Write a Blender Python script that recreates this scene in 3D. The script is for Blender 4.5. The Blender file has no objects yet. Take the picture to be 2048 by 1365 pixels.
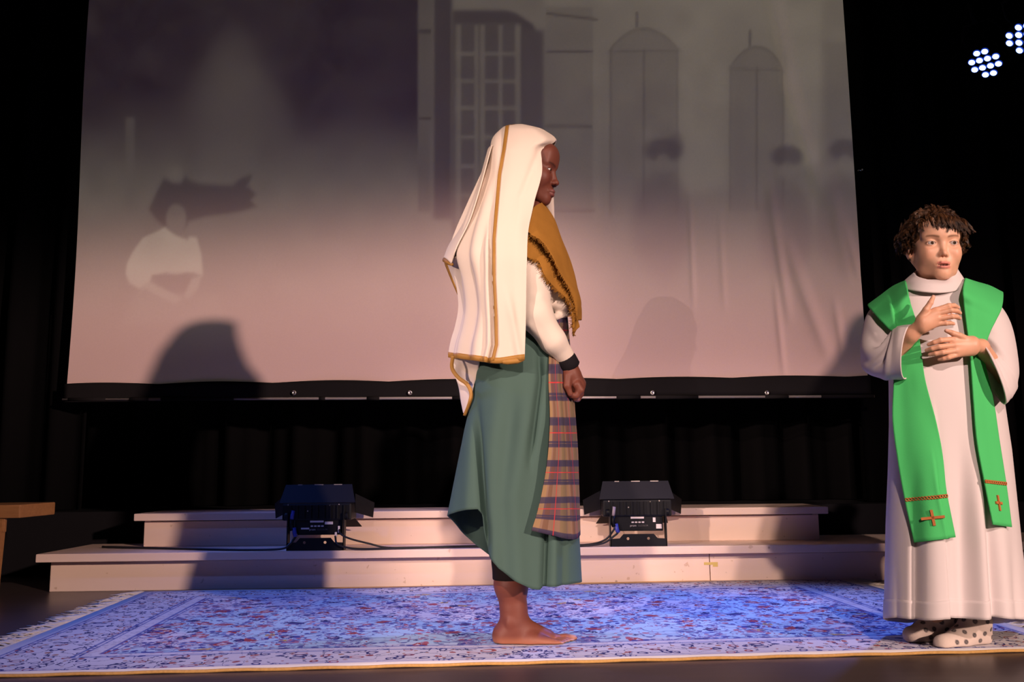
import bpy, bmesh, math, random
import numpy as np
from mathutils import Vector, Matrix

random.seed(4); RNG = np.random.default_rng(4)
scene = bpy.context.scene
COL = scene.collection

# ------------------------------------------------------------------ camera
F, CX, CY, CAMH = 1796.0, 1024.0, 682.5, 0.525
PITCH = math.atan((936 - 682.5) / F); ROLL = math.atan(0.0105)
_f = np.array([0, math.cos(PITCH), math.sin(PITCH)])
_r = np.array([1.0, 0, 0]); _u = np.array([0, -math.sin(PITCH), math.cos(PITCH)])
CR_ = math.cos(ROLL) * _r - math.sin(ROLL) * _u
CU_ = math.cos(ROLL) * _u + math.sin(ROLL) * _r
CAMP = np.array([0, 0, CAMH])
cam = bpy.data.cameras.new('camera'); cam.sensor_width = 36.0; cam.lens = F / 2048 * 36.0
cam.clip_start = 0.05
camo = bpy.data.objects.new('camera', cam); COL.objects.link(camo)
camo.matrix_world = Matrix(((CR_[0], CU_[0], -_f[0], 0), (CR_[1], CU_[1], -_f[1], 0), (CR_[2], CU_[2], -_f[2], CAMH), (0, 0, 0, 1)))
scene.camera = camo

def at(px, py, Y):
    """world point seen at photo pixel (px, py) when it stands at depth Y"""
    d = _f + CR_ * (px - CX) / F - CU_ * (py - CY) / F
    return CAMP + d * (Y / d[1])
def prj(P):
    d = np.asarray(P, float) - CAMP; w = d @ _f
    return np.stack([CX + F * (d @ CR_) / w, CY - F * (d @ CU_) / w], -1)

# ------------------------------------------------------------------ world, exposure
scene.view_settings.view_transform = 'Standard'; scene.view_settings.look = 'None'
scene.view_settings.exposure = 0.0; scene.view_settings.gamma = 1.0
scene.view_settings.use_curve_mapping = False
w = bpy.data.worlds.new('world'); scene.world = w; w.use_nodes = True
w.node_tree.nodes['Background'].inputs[0].default_value = (0.6, 0.55, 0.55, 1)
w.node_tree.nodes['Background'].inputs[1].default_value = 0.002

# ------------------------------------------------------------------ stage lighting
def profile_spot(name, loc, aim, watts, color, radius, win):
    """profile spot: a spotlight whose four shutters frame the beam.
    win = list of (angle_deg, point on the stage where the shutter edge falls, half_softness_deg)"""
    L = bpy.data.lights.new(name, 'SPOT'); L.energy = watts; L.color = color
    L.shadow_soft_size = radius; L.spot_size = math.radians(100); L.spot_blend = 0.0
    o = bpy.data.objects.new(name, L); COL.objects.link(o); o.location = loc
    d = Vector(aim) - Vector(loc)
    o.rotation_euler = d.to_track_quat('-Z', 'Y').to_euler()
    L.use_nodes = True; nt = L.node_tree; N = nt.nodes; K = nt.links
    em = N['Emission']
    tc = N.new('ShaderNodeTexCoord'); sp = N.new('ShaderNodeSeparateXYZ'); K.new(tc.outputs['Normal'], sp.inputs[0])
    def m(op, a, b=None, c=None):
        n = N.new('ShaderNodeMath'); n.operation = op
        for i, v in enumerate((a, b, c)):
            if v is None: continue
            if isinstance(v, (int, float)): n.inputs[i].default_value = v
            else: K.new(v, n.inputs[i])
        return n.outputs[0]
    az = m('ABSOLUTE', sp.outputs[2])
    u = m('DIVIDE', sp.outputs[0], az); v = m('DIVIDE', sp.outputs[1], az)
    tot = None
    MW = o.rotation_euler.to_matrix()
    for ang, edge, soft in win:
        e = MW.transposed() @ (Vector(edge) - Vector(loc)); a = math.radians(ang); t = (e.x * math.cos(a) + e.y * math.sin(a)) / -e.z; s = math.tan(math.radians(soft))
        q = m('ADD', m('MULTIPLY', u, math.cos(a)), m('MULTIPLY', v, math.sin(a)))   # outward coordinate
        n = N.new('ShaderNodeMapRange'); n.interpolation_type = 'SMOOTHERSTEP'
        K.new(q, n.inputs[0]); n.inputs[1].default_value = t - s; n.inputs[2].default_value = t + s
        n.inputs[3].default_value = 1.0; n.inputs[4].default_value = 0.0
        tot = n.outputs[0] if tot is None else m('MULTIPLY', tot, n.outputs[0])
    K.new(tot, em.inputs['Strength'])
    return o
profile_spot('spot_house_right', (7.2, -5.17, 3.05), (-0.6, 4.1, 0.9), 4400, (1.0, 0.71, 0.60), 0.15,
             [(0, (0.75, 4.15, 0.1), 1.8), (180, (-3.0, 4.1, 0.1), 3), (90, (-1.0, 4.75, 1.74), 2.0), (-90, (0.8, 1.0, 0), 2)])
profile_spot('spot_house_far_left', (-8.0, -5.17, 3.05), (0.6, 4.1, 0.9), 4100, (1.0, 0.71, 0.60), 0.12,
             [(0, (0.55, 2.72, 0.5), 1.5), (180, (-0.35, 4.15, 0.1), 2.0), (90, (0.9, 4.75, 1.60), 2.6), (-90, (0, 1.0, 0), 2)])
profile_spot('added_front_fill', (0.6, -5.2, 4.3), (0.55, 4.15, 0.5), 2000, (1.0, 0.73, 0.64), 0.10,  # added frontal fill lamp, brightens the centre and the white robe
             [(0, (2.0, 4.75, 1.0), 3.0), (180, (-0.58, 4.15, 0.1), 1.2), (90, (1.0, 4.75, 0.9), 2.0), (-90, (0, 1.0, 0), 2)])
profile_spot('spot_house_left', (-3.25, -5.17, 2.63), (0.4, 3.6, 0.8), 330, (1.0, 0.80, 0.72), 0.012,
             [(0, (1.2, 4.15, 0.1), 0.8), (180, (-0.5, 4.15, 0.1), 0.8), (90, (0.9, 4.75, 1.8), 2.0), (-90, (0, 1.0, 0), 2)])

# ------------------------------------------------------------------ material helpers
def nodes_of(m):
    m.use_nodes = True; nt = m.node_tree
    return nt, nt.nodes, nt.links, nt.nodes['Principled BSDF']
def mathn(nt, op, a, b=None, c=None, clamp=False):
    n = nt.nodes.new('ShaderNodeMath'); n.operation = op; n.use_clamp = clamp
    for i, v in enumerate((a, b, c)):
        if v is None: continue
        if isinstance(v, (int, float)): n.inputs[i].default_value = v
        else: nt.links.new(v, n.inputs[i])
    return n.outputs[0]
def mixc(nt, fac, a, b, mode='MIX'):
    n = nt.nodes.new('ShaderNodeMix'); n.data_type = 'RGBA'; n.blend_type = mode
    for i, v in ((0, fac), (6, a), (7, b)):
        if isinstance(v, (int, float)): n.inputs[i].default_value = v
        elif isinstance(v, tuple): n.inputs[i].default_value = v if len(v) == 4 else (*v, 1)
        else: nt.links.new(v, n.inputs[i])
    return n.outputs[2]
def noise(nt, scale, detail=3, vec=None, out=0):
    n = nt.nodes.new('ShaderNodeTexNoise'); n.inputs['Scale'].default_value = scale; n.inputs['Detail'].default_value = detail
    if vec is not None: nt.links.new(vec, n.inputs['Vector'])
    return n.outputs[out]
def objco(nt):
    return nt.nodes.new('ShaderNodeTexCoord').outputs['Object']
def ramp(nt, fac, lo, hi):
    n = nt.nodes.new('ShaderNodeMapRange'); n.interpolation_type = 'SMOOTHSTEP'
    nt.links.new(fac, n.inputs[0]); n.inputs[1].default_value = lo; n.inputs[2].default_value = hi
    return n.outputs[0]
def bump(nt, bs, h, strength, dist=0.002):
    b = nt.nodes.new('ShaderNodeBump'); b.inputs['Strength'].default_value = strength; b.inputs['Distance'].default_value = dist
    nt.links.new(h, b.inputs['Height']); nt.links.new(b.outputs[0], bs.inputs['Normal'])
MATS = {}
def mat(name, col, rough=0.6, metal=0.0, var=0.12, scale=6.0, bmp=0.0, bscale=300.0, spec=0.4, sheen=0.0, emit=None, estr=0.0):
    if name in MATS: return MATS[name]
    m = bpy.data.materials.new(name); nt, N, K, bs = nodes_of(m)
    bs.inputs['Roughness'].default_value = rough; bs.inputs['Metallic'].default_value = metal
    bs.inputs['Specular IOR Level'].default_value = spec
    if sheen: bs.inputs['Sheen Weight'].default_value = sheen
    co = objco(nt)
    nz = noise(nt, scale, 4, co)
    dk = tuple(c * (1 - var) for c in col); lt = tuple(min(1, c * (1 + var)) for c in col)
    K.new(mixc(nt, nz, dk, lt), bs.inputs['Base Color'])
    if bmp: bump(nt, bs, noise(nt, bscale, 2, co), bmp)
    if emit: bs.inputs['Emission Color'].default_value = (*emit, 1); bs.inputs['Emission Strength'].default_value = estr
    MATS[name] = m; return m
def attr_mat(name, rough=0.5, spec=0.4, sss=0.0, bmp=0.0, bscale=300.0, var=0.08, vscale=40):
    """colour from the mesh's own 'tint' attribute (skin with lips, brows and nails; knitted socks)"""
    m = bpy.data.materials.new(name); nt, N, K, bs = nodes_of(m)
    a = N.new('ShaderNodeAttribute'); a.attribute_name = 'tint'
    co = objco(nt); nz = noise(nt, vscale, 3, co)
    K.new(mixc(nt, 1.0, a.outputs[0], mixc(nt, nz, (1 - var,) * 3, (1 + var,) * 3), 'MULTIPLY'), bs.inputs['Base Color'])
    bs.inputs['Roughness'].default_value = rough; bs.inputs['Specular IOR Level'].default_value = spec
    if sss:
        bs.inputs['Subsurface Weight'].default_value = sss; bs.inputs['Subsurface Scale'].default_value = 0.004
        bs.inputs['Subsurface Radius'].default_value = (1, 0.35, 0.2)
    if bmp: bump(nt, bs, noise(nt, bscale, 2, co), bmp)
    MATS[name] = m; return m

# ------------------------------------------------------------------ object helpers
ORG = {}
def thing(name, label, cat, base, group=None):
    o = bpy.data.objects.new(name, None); COL.objects.link(o); o.location = tuple(base); o.empty_display_size = 0.05
    o['label'] = label; o['category'] = cat
    if group: o['group'] = group
    ORG[o.name] = np.array(base, float); return o
def mesh_obj(name, V, Fc, material, parent=None, base=None, smooth=True, tint=None, uv=None, label=None, cat=None, kind=None, group=None, solid=0.0, soff=0.0):
    """one mesh object; V in world coordinates"""
    V = np.asarray(V, float)
    org = ORG[parent.name] if parent is not None else (np.array(base, float) if base is not None else np.array([*(V.min(0) + V.max(0))[:2] / 2, V[:, 2].min()]))
    me = bpy.data.meshes.new(name)
    me.from_pydata((V - org).tolist(), [], [tuple(int(i) for i in f) for f in Fc] if not isinstance(Fc, list) else Fc)
    if smooth: me.polygons.foreach_set('use_smooth', [True] * len(me.polygons))
    if tint is not None:
        a = me.color_attributes.new('tint', 'FLOAT_COLOR', 'POINT')
        t = np.ones((len(V), 4), np.float32); t[:, :3] = tint; a.data.foreach_set('color', t.ravel())
    if uv is not None:
        ul = me.uv_layers.new(name='UVMap'); li = np.empty(len(me.loops), np.int32); me.loops.foreach_get('vertex_index', li)
        ul.data.foreach_set('uv', np.asarray(uv, np.float32)[li].ravel())
    me.materials.append(material); me.update()
    o = bpy.data.objects.new(name, me); COL.objects.link(o)
    if parent is not None: o.parent = parent
    else: o.location = tuple(org)
    ORG[o.name] = org
    if label: o['label'] = label
    if cat: o['category'] = cat
    if kind: o['kind'] = kind
    if group: o['group'] = group
    if solid:
        s = o.modifiers.new('thickness', 'SOLIDIFY'); s.thickness = solid; s.offset = soff
    return o
class MB:
    """collects simple solids into one mesh"""
    def __init__(s): s.V = []; s.F = []
    def add(s, V, Fc):
        b = len(s.V); s.V += [tuple(v) for v in V]; s.F += [tuple(b + i for i in f) for f in Fc]; return s
    def box(s, lo, hi, bev=0.0):
        lo = np.array(lo, float); hi = np.array(hi, float)
        bm = bmesh.new(); bmesh.ops.create_cube(bm, size=1.0)
        for v in bm.verts: v.co = Vector((lo + hi) / 2 + np.array(v.co) * (hi - lo))
        if bev: bmesh.ops.bevel(bm, geom=bm.edges[:], offset=bev, segments=2, affect='EDGES', profile=0.6)
        bm.verts.index_update(); s.add([v.co[:] for v in bm.verts], [[v.index for v in f.verts] for f in bm.faces]); bm.free(); return s
    def tube(s, pts, rad, n=8, cap=True):
        pts = np.array(pts, float); rad = np.broadcast_to(np.asarray(rad, float), (len(pts),))
        T = np.gradient(pts, axis=0); T /= np.linalg.norm(T, axis=1)[:, None] + 1e-12
        up = np.array([0, 0, 1.0]) if abs(T[0][2]) < 0.9 else np.array([1.0, 0, 0])
        V = []; nrm = np.cross(T[0], up); nrm /= np.linalg.norm(nrm)
        for p, t, r in zip(pts, T, rad):
            nrm = nrm - t * (nrm @ t); nrm /= np.linalg.norm(nrm) + 1e-12; b = np.cross(t, nrm)
            for k in range(n):
                a = 2 * math.pi * k / n; V.append(p + r * (math.cos(a) * nrm + math.sin(a) * b))
        Fc = [(i * n + k, i * n + (k + 1) % n, (i + 1) * n + (k + 1) % n, (i + 1) * n + k) for i in range(len(pts) - 1) for k in range(n)]
        if cap: Fc += [tuple(range(n))[::-1], tuple((len(pts) - 1) * n + k for k in range(n))]
        return s.add(V, Fc)
    def lathe(s, prof, c, axis, n=24):
        """prof: list of (along, radius) about axis from c"""
        c = np.array(c, float); ax = np.array(axis, float); ax /= np.linalg.norm(ax)
        a = np.cross(ax, [0, 0, 1.0] if abs(ax[2]) < .9 else [1.0, 0, 0]); a /= np.linalg.norm(a); b = np.cross(ax, a)
        V = []; 
        for t, r in prof:
            for k in range(n):
                q = 2 * math.pi * k / n; V.append(c + ax * t + r * (math.cos(q) * a + math.sin(q) * b))
        Fc = [(i * n + k, i * n + (k + 1) % n, (i + 1) * n + (k + 1) % n, (i + 1) * n + k) for i in range(len(prof) - 1) for k in range(n)]
        Fc += [tuple(range(n))[::-1], tuple((len(prof) - 1) * n + k for k in range(n))]
        return s.add(V, Fc)
    def obj(s, name, material, parent=None, **k):
        k.setdefault('smooth', False)
        return mesh_obj(name, s.V, s.F, material, parent, **k)
def shade_angle(o, deg=35):
    me = o.data; me.polygons.foreach_set('use_smooth', [True] * len(me.polygons))
    me.set_sharp_from_angle(angle=math.radians(deg)); return o
def holed_plate(outer, holes, y0, y1):
    """plate with round holes; outlines in (x, z), between depths y0 and y1"""
    bm = bmesh.new()
    def loop(pts):
        vs = [bm.verts.new((p[0], y0, p[1])) for p in pts]
        return [bm.edges.new((vs[i], vs[(i + 1) % len(vs)])) for i in range(len(vs))]
    ed = loop(outer)
    for (hx, hz, hr) in holes: ed += loop([(hx + hr * math.cos(a), hz + hr * math.sin(a)) for a in np.linspace(0, 2 * math.pi, 12, endpoint=False)])
    bmesh.ops.triangle_fill(bm, use_beauty=True, use_dissolve=False, edges=ed)
    r = bmesh.ops.extrude_face_region(bm, geom=bm.faces[:])
    for g in r['geom']:
        if isinstance(g, bmesh.types.BMVert): g.co.y = y1
    bmesh.ops.recalc_face_normals(bm, faces=bm.faces[:]); bm.verts.index_update()
    V = [v.co[:] for v in bm.verts]; Fc = [[v.index for v in f.verts] for f in bm.faces]; bm.free()
    return V, Fc

def cr(P, n, closed=False):
    """Catmull-Rom through P along axis 0, n samples"""
    P = np.asarray(P, float); m = len(P)
    t = np.linspace(0, m if closed else m - 1, n, endpoint=not closed)
    i = np.minimum(np.floor(t).astype(int), m - 1 if closed else m - 2); u = (t - i).reshape((-1,) + (1,) * (P.ndim - 1))
    if closed: g = lambda k: P[(i + k) % m]
    else:
        E = np.concatenate([[2 * P[0] - P[1]], P, [2 * P[-1] - P[-2]]]); g = lambda k: E[i + 1 + k]
    a, b, c, d = g(-1), g(0), g(1), g(2)
    return b + 0.5 * u * (c - a + u * (2 * a - 5 * b + 4 * c - d + u * (3 * (b - c) + d - a)))
def patch(ctrl, nu, nv, closed=False):
    """ctrl[row][col] -> (nu x nv) grid; closed runs the columns round"""
    G = cr(np.asarray(ctrl, float), nu)
    return np.swapaxes(cr(np.swapaxes(G, 0, 1), nv, closed), 0, 1)
def gfaces(nu, nv, closed=False):
    f = []
    for i in range(nu - 1):
        for j in range(nv if closed else nv - 1):
            k = (j + 1) % nv; f.append((i * nv + j, i * nv + k, (i + 1) * nv + k, (i + 1) * nv + j))
    return f
def gnormals(G, closed=False):
    du = np.gradient(G, axis=0)
    dv = (np.roll(G, -1, 1) - np.roll(G, 1, 1)) if closed else np.gradient(G, axis=1)
    n = np.cross(dv, du); return n / (np.linalg.norm(n, axis=-1, keepdims=True) + 1e-12)
def guv(nu, nv):
    a, b = np.meshgrid(np.linspace(0, 1, nu), np.linspace(0, 1, nv), indexing='ij'); return np.stack([b, 1 - a], -1).reshape(-1, 2)
def cloth(name, G, material, parent, thick=0.003, closed=False, sub=0, **k):
    nu, nv = G.shape[:2]
    return mesh_obj(name, G.reshape(-1, 3), gfaces(nu, nv, closed), material, parent, solid=thick, uv=guv(nu, nv), **k)
def interp(x, pts):
    pts = sorted(pts); return np.interp(x, [p[0] for p in pts], [p[1] for p in pts])
def depth_map(grids, extra=2):
    """nearest depth of already built cloth, by direction from the stage front, on a 2-pixel raster"""
    D = np.full((720, 1100), 1e3)
    for g in grids:
        v = np.asarray(g).reshape(-1, 3); p = np.round(prj(v) / 2).astype(int); ok = (p[:, 0] > 0) & (p[:, 0] < 1099) & (p[:, 1] > 0) & (p[:, 1] < 719)
        np.minimum.at(D, (p[ok, 1], p[ok, 0]), v[ok, 1])
    for _ in range(extra):
        E_ = D.copy()
        for a_, b_ in ((0, 1), (0, -1), (1, 0), (-1, 0)): E_ = np.minimum(E_, np.roll(D, (a_, b_), (0, 1)))
        D = E_
    return D
def lay_over(G, D, gap, r0=0, r1=None, smooth=3):
    """lift a cloth grid so that it lies on what is under it"""
    sh_ = G.shape[:2]; p = np.round(prj(G) / 2).astype(int); ref = D[np.clip(p[..., 1], 0, 719), np.clip(p[..., 0], 0, 1099)]
    push = np.clip(G[..., 1] - (ref - gap), 0, .12); push[ref > 100] = 0; push[:r0] = 0
    if r1 is not None: push[r1:] = 0
    q = push
    for _ in range(smooth):
        e = np.pad(q, 1, mode='edge'); q = np.maximum(push, (e[:-2, 1:-1] + e[2:, 1:-1] + e[1:-1, :-2] + e[1:-1, 2:] + q) / 5)
    for _ in range(smooth):
        e = np.pad(q, 1, mode='edge'); q = (e[:-2, 1:-1] + e[2:, 1:-1] + e[1:-1, :-2] + e[1:-1, 2:] + q) / 5
    d = (G - CAMP); d = d / d[..., 1:2]
    return G - d * q[..., None]
def pxgrid(rows):
    """rows of (px, py, Y) control points -> world control points"""
    return np.array([[at(*p) for p in r] for r in rows])

# ------------------------------------------------------------------ implicit-surface body modeller
def ell(c, r, R=None):
    c = np.array(c, float); r = np.array(r, float)
    def f(p):
        q = p - c
        if R is not None: q = q @ R
        k0 = np.linalg.norm(q / r, axis=-1); k1 = np.linalg.norm(q / (r * r), axis=-1) + 1e-9
        return k0 * (k0 - 1) / k1
    return f
def cap(a, b, ra, rb):
    a = np.array(a, float); b = np.array(b, float); ab = b - a; l2 = ab @ ab + 1e-12
    def f(p):
        t = np.clip(((p - a) @ ab) / l2, 0, 1)
        return np.linalg.norm(p - a - t[..., None] * ab, axis=-1) - (ra + (rb - ra) * t)
    return f
def half(n, d):
    n = np.array(n, float); return lambda p: p @ n - d
def sdf_mesh(ops, lo, hi, h, B=10):
    """ops: list of (op, fn, k), op 'u' (smooth union) or 's' (smooth subtraction)"""
    lo = np.array(lo, float); hi = np.array(hi, float)
    nb = np.ceil((hi - lo) / (B * h)).astype(int)
    ii = np.stack(np.meshgrid(*[np.arange(k) for k in nb], indexing='ij'), -1).reshape(-1, 3)
    cen = lo + (ii + 0.5) * B * h; hd = B * h * 0.87
    def run(P, cen_d=None):
        D = np.full(P.shape[:-1], 1e3)
        for n, (op, fn, k) in enumerate(ops):
            if cen_d is None: m = slice(None)
            else:
                m = cen_d[n] < 4 * hd + 2 * k
                if not m.any(): continue
            d = fn(P[m]); a = D[m]
            if op == 'u':
                hh = np.clip(0.5 + 0.5 * (a - d) / max(k, 1e-9), 0, 1) if k else (a > d) * 1.0
                D[m] = a * (1 - hh) + d * hh - k * hh * (1 - hh)
            else:
                d = -d; hh = np.clip(0.5 - 0.5 * (a - d) / max(k, 1e-9), 0, 1)
                D[m] = a * (1 - hh) + d * hh + k * hh * (1 - hh)
        return D
    keep = np.abs(run(cen)) < hd * 2.1; ii = ii[keep]; cen = cen[keep]
    cd = [fn(cen) for _, fn, _ in ops]
    g = np.stack(np.meshgrid(*[np.arange(B + 1)] * 3, indexing='ij'), -1)
    P = lo + (ii[:, None, None, None, :] * B + g[None]) * h
    D = run(P, cd)
    S = D < 0
    NX = nb * B + 2
    corners = [(a, b, c) for a in (0, 1) for b in (0, 1) for c in (0, 1)]
    cnt = sum(S[:, a:a + B, b:b + B, c:c + B].astype(np.int8) for a, b, c in corners)
    act = np.argwhere((cnt > 0) & (cnt < 8))
    blk = act[:, 0]; loc = act[:, 1:]
    cv = np.stack([D[blk, loc[:, 0] + a, loc[:, 1] + b, loc[:, 2] + c] for a, b, c in corners], 1)
    acc = np.zeros((len(act), 3)); num = np.zeros(len(act))
    for x in range(8):
        for y in range(x + 1, 8):
            cx, cy = np.array(corners[x]), np.array(corners[y])
            if np.abs(cx - cy).sum() != 1: continue
            a, b = cv[:, x], cv[:, y]; m = (a < 0) != (b < 0)
            t = np.where(m, a / np.where(m, a - b, 1), 0)
            acc += np.where(m[:, None], cx + t[:, None] * (cy - cx), 0); num += m
    gi = ii[blk] * B + loc
    V = lo + (gi + acc / num[:, None]) * h
    key = lambda q: (q[:, 0] * NX[1] + q[:, 1]) * NX[2] + q[:, 2]
    kk = key(gi); order = np.argsort(kk); ks = kk[order]
    def look(q):
        k = key(q); p = np.clip(np.searchsorted(ks, k), 0, len(ks) - 1)
        return np.where(ks[p] == k, order[p], -1)
    faces = []
    for ax in range(3):
        e = [0, 0, 0]; e[ax] = 1
        s0 = S[:, :B, :B, :B]; s1 = S[:, e[0]:e[0] + B, e[1]:e[1] + B, e[2]:e[2] + B]
        ed = np.argwhere(s0 != s1)
        if not len(ed): continue
        inside = s0[ed[:, 0], ed[:, 1], ed[:, 2], ed[:, 3]]
        p = ii[ed[:, 0]] * B + ed[:, 1:]
        o1 = np.zeros(3, int); o1[(ax + 1) % 3] = 1; o2 = np.zeros(3, int); o2[(ax + 2) % 3] = 1
        q = np.stack([look(p - o1 - o2), look(p - o2), look(p), look(p - o1)], 1)
        q = np.where(inside[:, None], q, q[:, ::-1]); faces.append(q[(q >= 0).all(1)])
    Fc = np.concatenate(faces)
    return V, Fc
def relax(V, Fc, it=1, lam=0.5):
    V = V.copy()
    e = np.concatenate([Fc[:, [0, 1]], Fc[:, [1, 2]], Fc[:, [2, 3]], Fc[:, [3, 0]]]); e = np.concatenate([e, e[:, ::-1]])
    c = np.bincount(e[:, 0], minlength=len(V))[:, None] + 1e-9
    for _ in range(it):
        A = np.stack([np.bincount(e[:, 0], V[e[:, 1], k], minlength=len(V)) for k in range(3)], 1)
        V += lam * (A / c - V)
    return V
def join(parts):
    V = []; Fc = []; T = []; b = 0
    for v, f, t in parts:
        V.append(v); Fc.append(np.asarray(f) + b); T.append(np.broadcast_to(t, (len(v), 3))); b += len(v)
    return np.concatenate(V), np.concatenate(Fc).tolist(), np.concatenate(T)
def sstep(x, a, b):
    t = np.clip((x - a) / (b - a), 0, 1); return t * t * (3 - 2 * t)

# ================================================================== SETTING
# floor
m = bpy.data.materials.new('stage_floor_wood'); nt, N, K, bs = nodes_of(m)
co = objco(nt); mp = N.new('ShaderNodeMapping'); mp.inputs['Scale'].default_value = (0.6, 9, 1); K.new(co, mp.inputs[0])
n1 = noise(nt, 3.0, 5, mp.outputs[0]); n2 = noise(nt, 1.3, 3, co)
K.new(mixc(nt, n1, (0.040, 0.028, 0.028), (0.075, 0.054, 0.050)), bs.inputs['Base Color'])
K.new(mathn(nt, 'ADD', mathn(nt, 'MULTIPLY', n2, 0.25), 0.22), bs.inputs['Roughness'])
bump(nt, bs, n1, 0.08, 0.001)
MB().box((-7, -1.2, -0.06), (7, 7.2, 0)).obj('floor', m, base=(0, 3, 0), kind='structure')
black_wall = mat('black_painted_wall', (0.012, 0.011, 0.012), 0.9, spec=0.1)
MB().box((-7, 7.0, 0), (7, 7.2, 6)).obj('wall_back', black_wall, kind='structure')
MB().box((-7.2, -1.2, 0), (-7, 7.2, 6)).obj('wall_left', black_wall, kind='structure')
MB().box((7, -1.2, 0), (7.2, 7.2, 6)).obj('wall_right', black_wall, kind='structure')
MB().box((-7.2, -1.2, 6), (7.2, 7.2, 6.1)).obj('ceiling', black_wall, kind='structure')

# black stage curtains, folded
drape = mat('black_stage_drape', (0.004, 0.0036, 0.004), 0.92, spec=0.08, bmp=0.2)
def curtain(x0, x1, y, z0, z1, label, seed, group='black curtains round the screen'):
    r = np.random.default_rng(seed); nx = int((x1 - x0) * 40); x = np.linspace(x0, x1, nx)
    d = 0.05 * np.sin(x * 21 + 1.6 * np.sin(x * 3.1 + seed)) + 0.02 * np.sin(x * 47 + seed)
    zs = np.linspace(z0, z1, 6)
    G = np.array([[(xx, y + dd * (0.7 + 0.3 * math.sin(z * 1.3)), z) for xx, dd in zip(x, d)] for z in zs])
    return mesh_obj('stage_curtain', G.reshape(-1, 3), gfaces(6, nx), drape, base=((x0 + x1) / 2, y, z0), label=label, cat='curtain', group=group, solid=0.006)
curtain(-6.5, 6.0, 5.3, 0.325, 5.8, 'wide black backdrop curtain behind the projection screen', 1)
curtain(-6.5, -2.34, 4.92, 0.325, 5.8, 'black side curtain left of the projection screen', 2)
cur_r = curtain(1.90, 6.2, 4.92, 0.325, 5.8, 'black side curtain right of the screen, behind the white robe', 3)

# ------------------------------------------------------------------ steps
m = bpy.data.materials.new('worn_cream_step_board'); nt, N, K, bs = nodes_of(m)
co = objco(nt); mp = N.new('ShaderNodeMapping'); mp.inputs['Scale'].default_value = (1, 6, 6); K.new(co, mp.inputs[0])
n1 = noise(nt, 2.0, 6, mp.outputs[0])
base = mixc(nt, n1, (0.74, 0.54, 0.43), (0.84, 0.65, 0.54))
sc_ = ramp(nt, noise(nt, 34, 2, co), 0.70, 0.74)
vv = N.new('ShaderNodeTexVoronoi'); vv.inputs['Scale'].default_value = 7; K.new(co, vv.inputs['Vector'])
sc2 = ramp(nt, vv.outputs['Distance'], 0.055, 0.03)
base = mixc(nt, mathn(nt, 'MULTIPLY', sc_, 0.5), base, (0.45, 0.28, 0.16))
base = mixc(nt, mathn(nt, 'MULTIPLY', sc2, 0.6), base, (0.25, 0.14, 0.08))
K.new(base, bs.inputs['Base Color']); bs.inputs['Roughness'].default_value = 0.45
step_mat = m
YAW = 0.026
def slab(mb, x0, x1, ya, yb, z0, z1, yaw=YAW, bev=0.004):
    """board whose front runs at ya + yaw*x"""
    b = len(mb.V); mb.box((x0, ya, z0), (x1, yb, z1), bev)
    for i in range(b, len(mb.V)):
        v = mb.V[i]
        mb.V[i] = (v[0], v[1] + yaw * v[0], v[2])
    return mb
Z1, Z2 = 0.170, 0.327
low = thing('stage_step', 'long lower cream stage step behind the rug, carrying two floodlights', 'step', (0, 4.3, 0))
slab(MB(), -2.10, 3.2, 4.085, 4.62, Z1 - 0.036, Z1).obj('tread', step_mat, low)
XS = (1403 - 1024) / F * 4.2
slab(MB(), -2.065, XS - 0.0015, 4.15, 4.175, 0, Z1 - 0.042).obj('riser_board', step_mat, low)
slab(MB(), XS + 0.0015, 3.15, 4.15, 4.175, 0, Z1 - 0.042).obj('riser_board', step_mat, low)
slab(MB(), -2.065, -2.04, 4.16, 4.60, 0, Z1 - 0.036).obj('side_board', step_mat, low)
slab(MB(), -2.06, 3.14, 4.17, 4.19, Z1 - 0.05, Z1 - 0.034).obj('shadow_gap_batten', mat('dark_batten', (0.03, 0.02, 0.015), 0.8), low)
tape = mat('yellow_masking_tape', (0.62, 0.46, 0.14), 0.6)
p0 = at(1407, 1125, 4.18); p1 = at(1435, 1130, 4.18); p2 = at(1425, 1134, 4.18)
slab(MB(), p0[0], p1[0], 4.1488, 4.151, p1[2], p0[2], bev=0).box((p2[0], 4.1488 + YAW * p1[0], p2[2]), (p1[0], 4.151 + YAW * p1[0], p1[2])).obj('tape_scrap', tape, low, label='torn scrap of yellow tape')
up = thing('stage_step', 'shorter upper cream stage step behind the floodlights', 'step', (0, 4.6, Z1))
slab(MB(), -1.80, 1.49, 4.325, 4.70, Z2 - 0.034, Z2, 0.0).obj('tread', step_mat, up)
slab(MB(), -1.765, 1.455, 4.365, 4.39, Z1, Z2 - 0.039, 0.0).obj('riser_board', step_mat, up)
slab(MB(), -1.765, -1.74, 4.37, 4.70, Z1, Z2 - 0.034, 0.0).obj('side_board', step_mat, up)
slab(MB(), 1.43, 1.455, 4.37, 4.70, Z1, Z2 - 0.034, 0.0).obj('side_board', step_mat, up)
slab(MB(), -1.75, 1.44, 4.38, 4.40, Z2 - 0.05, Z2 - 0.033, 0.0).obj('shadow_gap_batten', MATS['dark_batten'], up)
MB().box((-6.5, 4.72, 0), (6.5, 7.0, Z2 - 0.006)).obj('platform', mat('black_stage_carpet', (0.012, 0.011, 0.013), 0.95, spec=0.05), base=(0, 5.8, 0), label='black raised stage floor below the projection screen', cat='stage', kind='structure')

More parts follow.
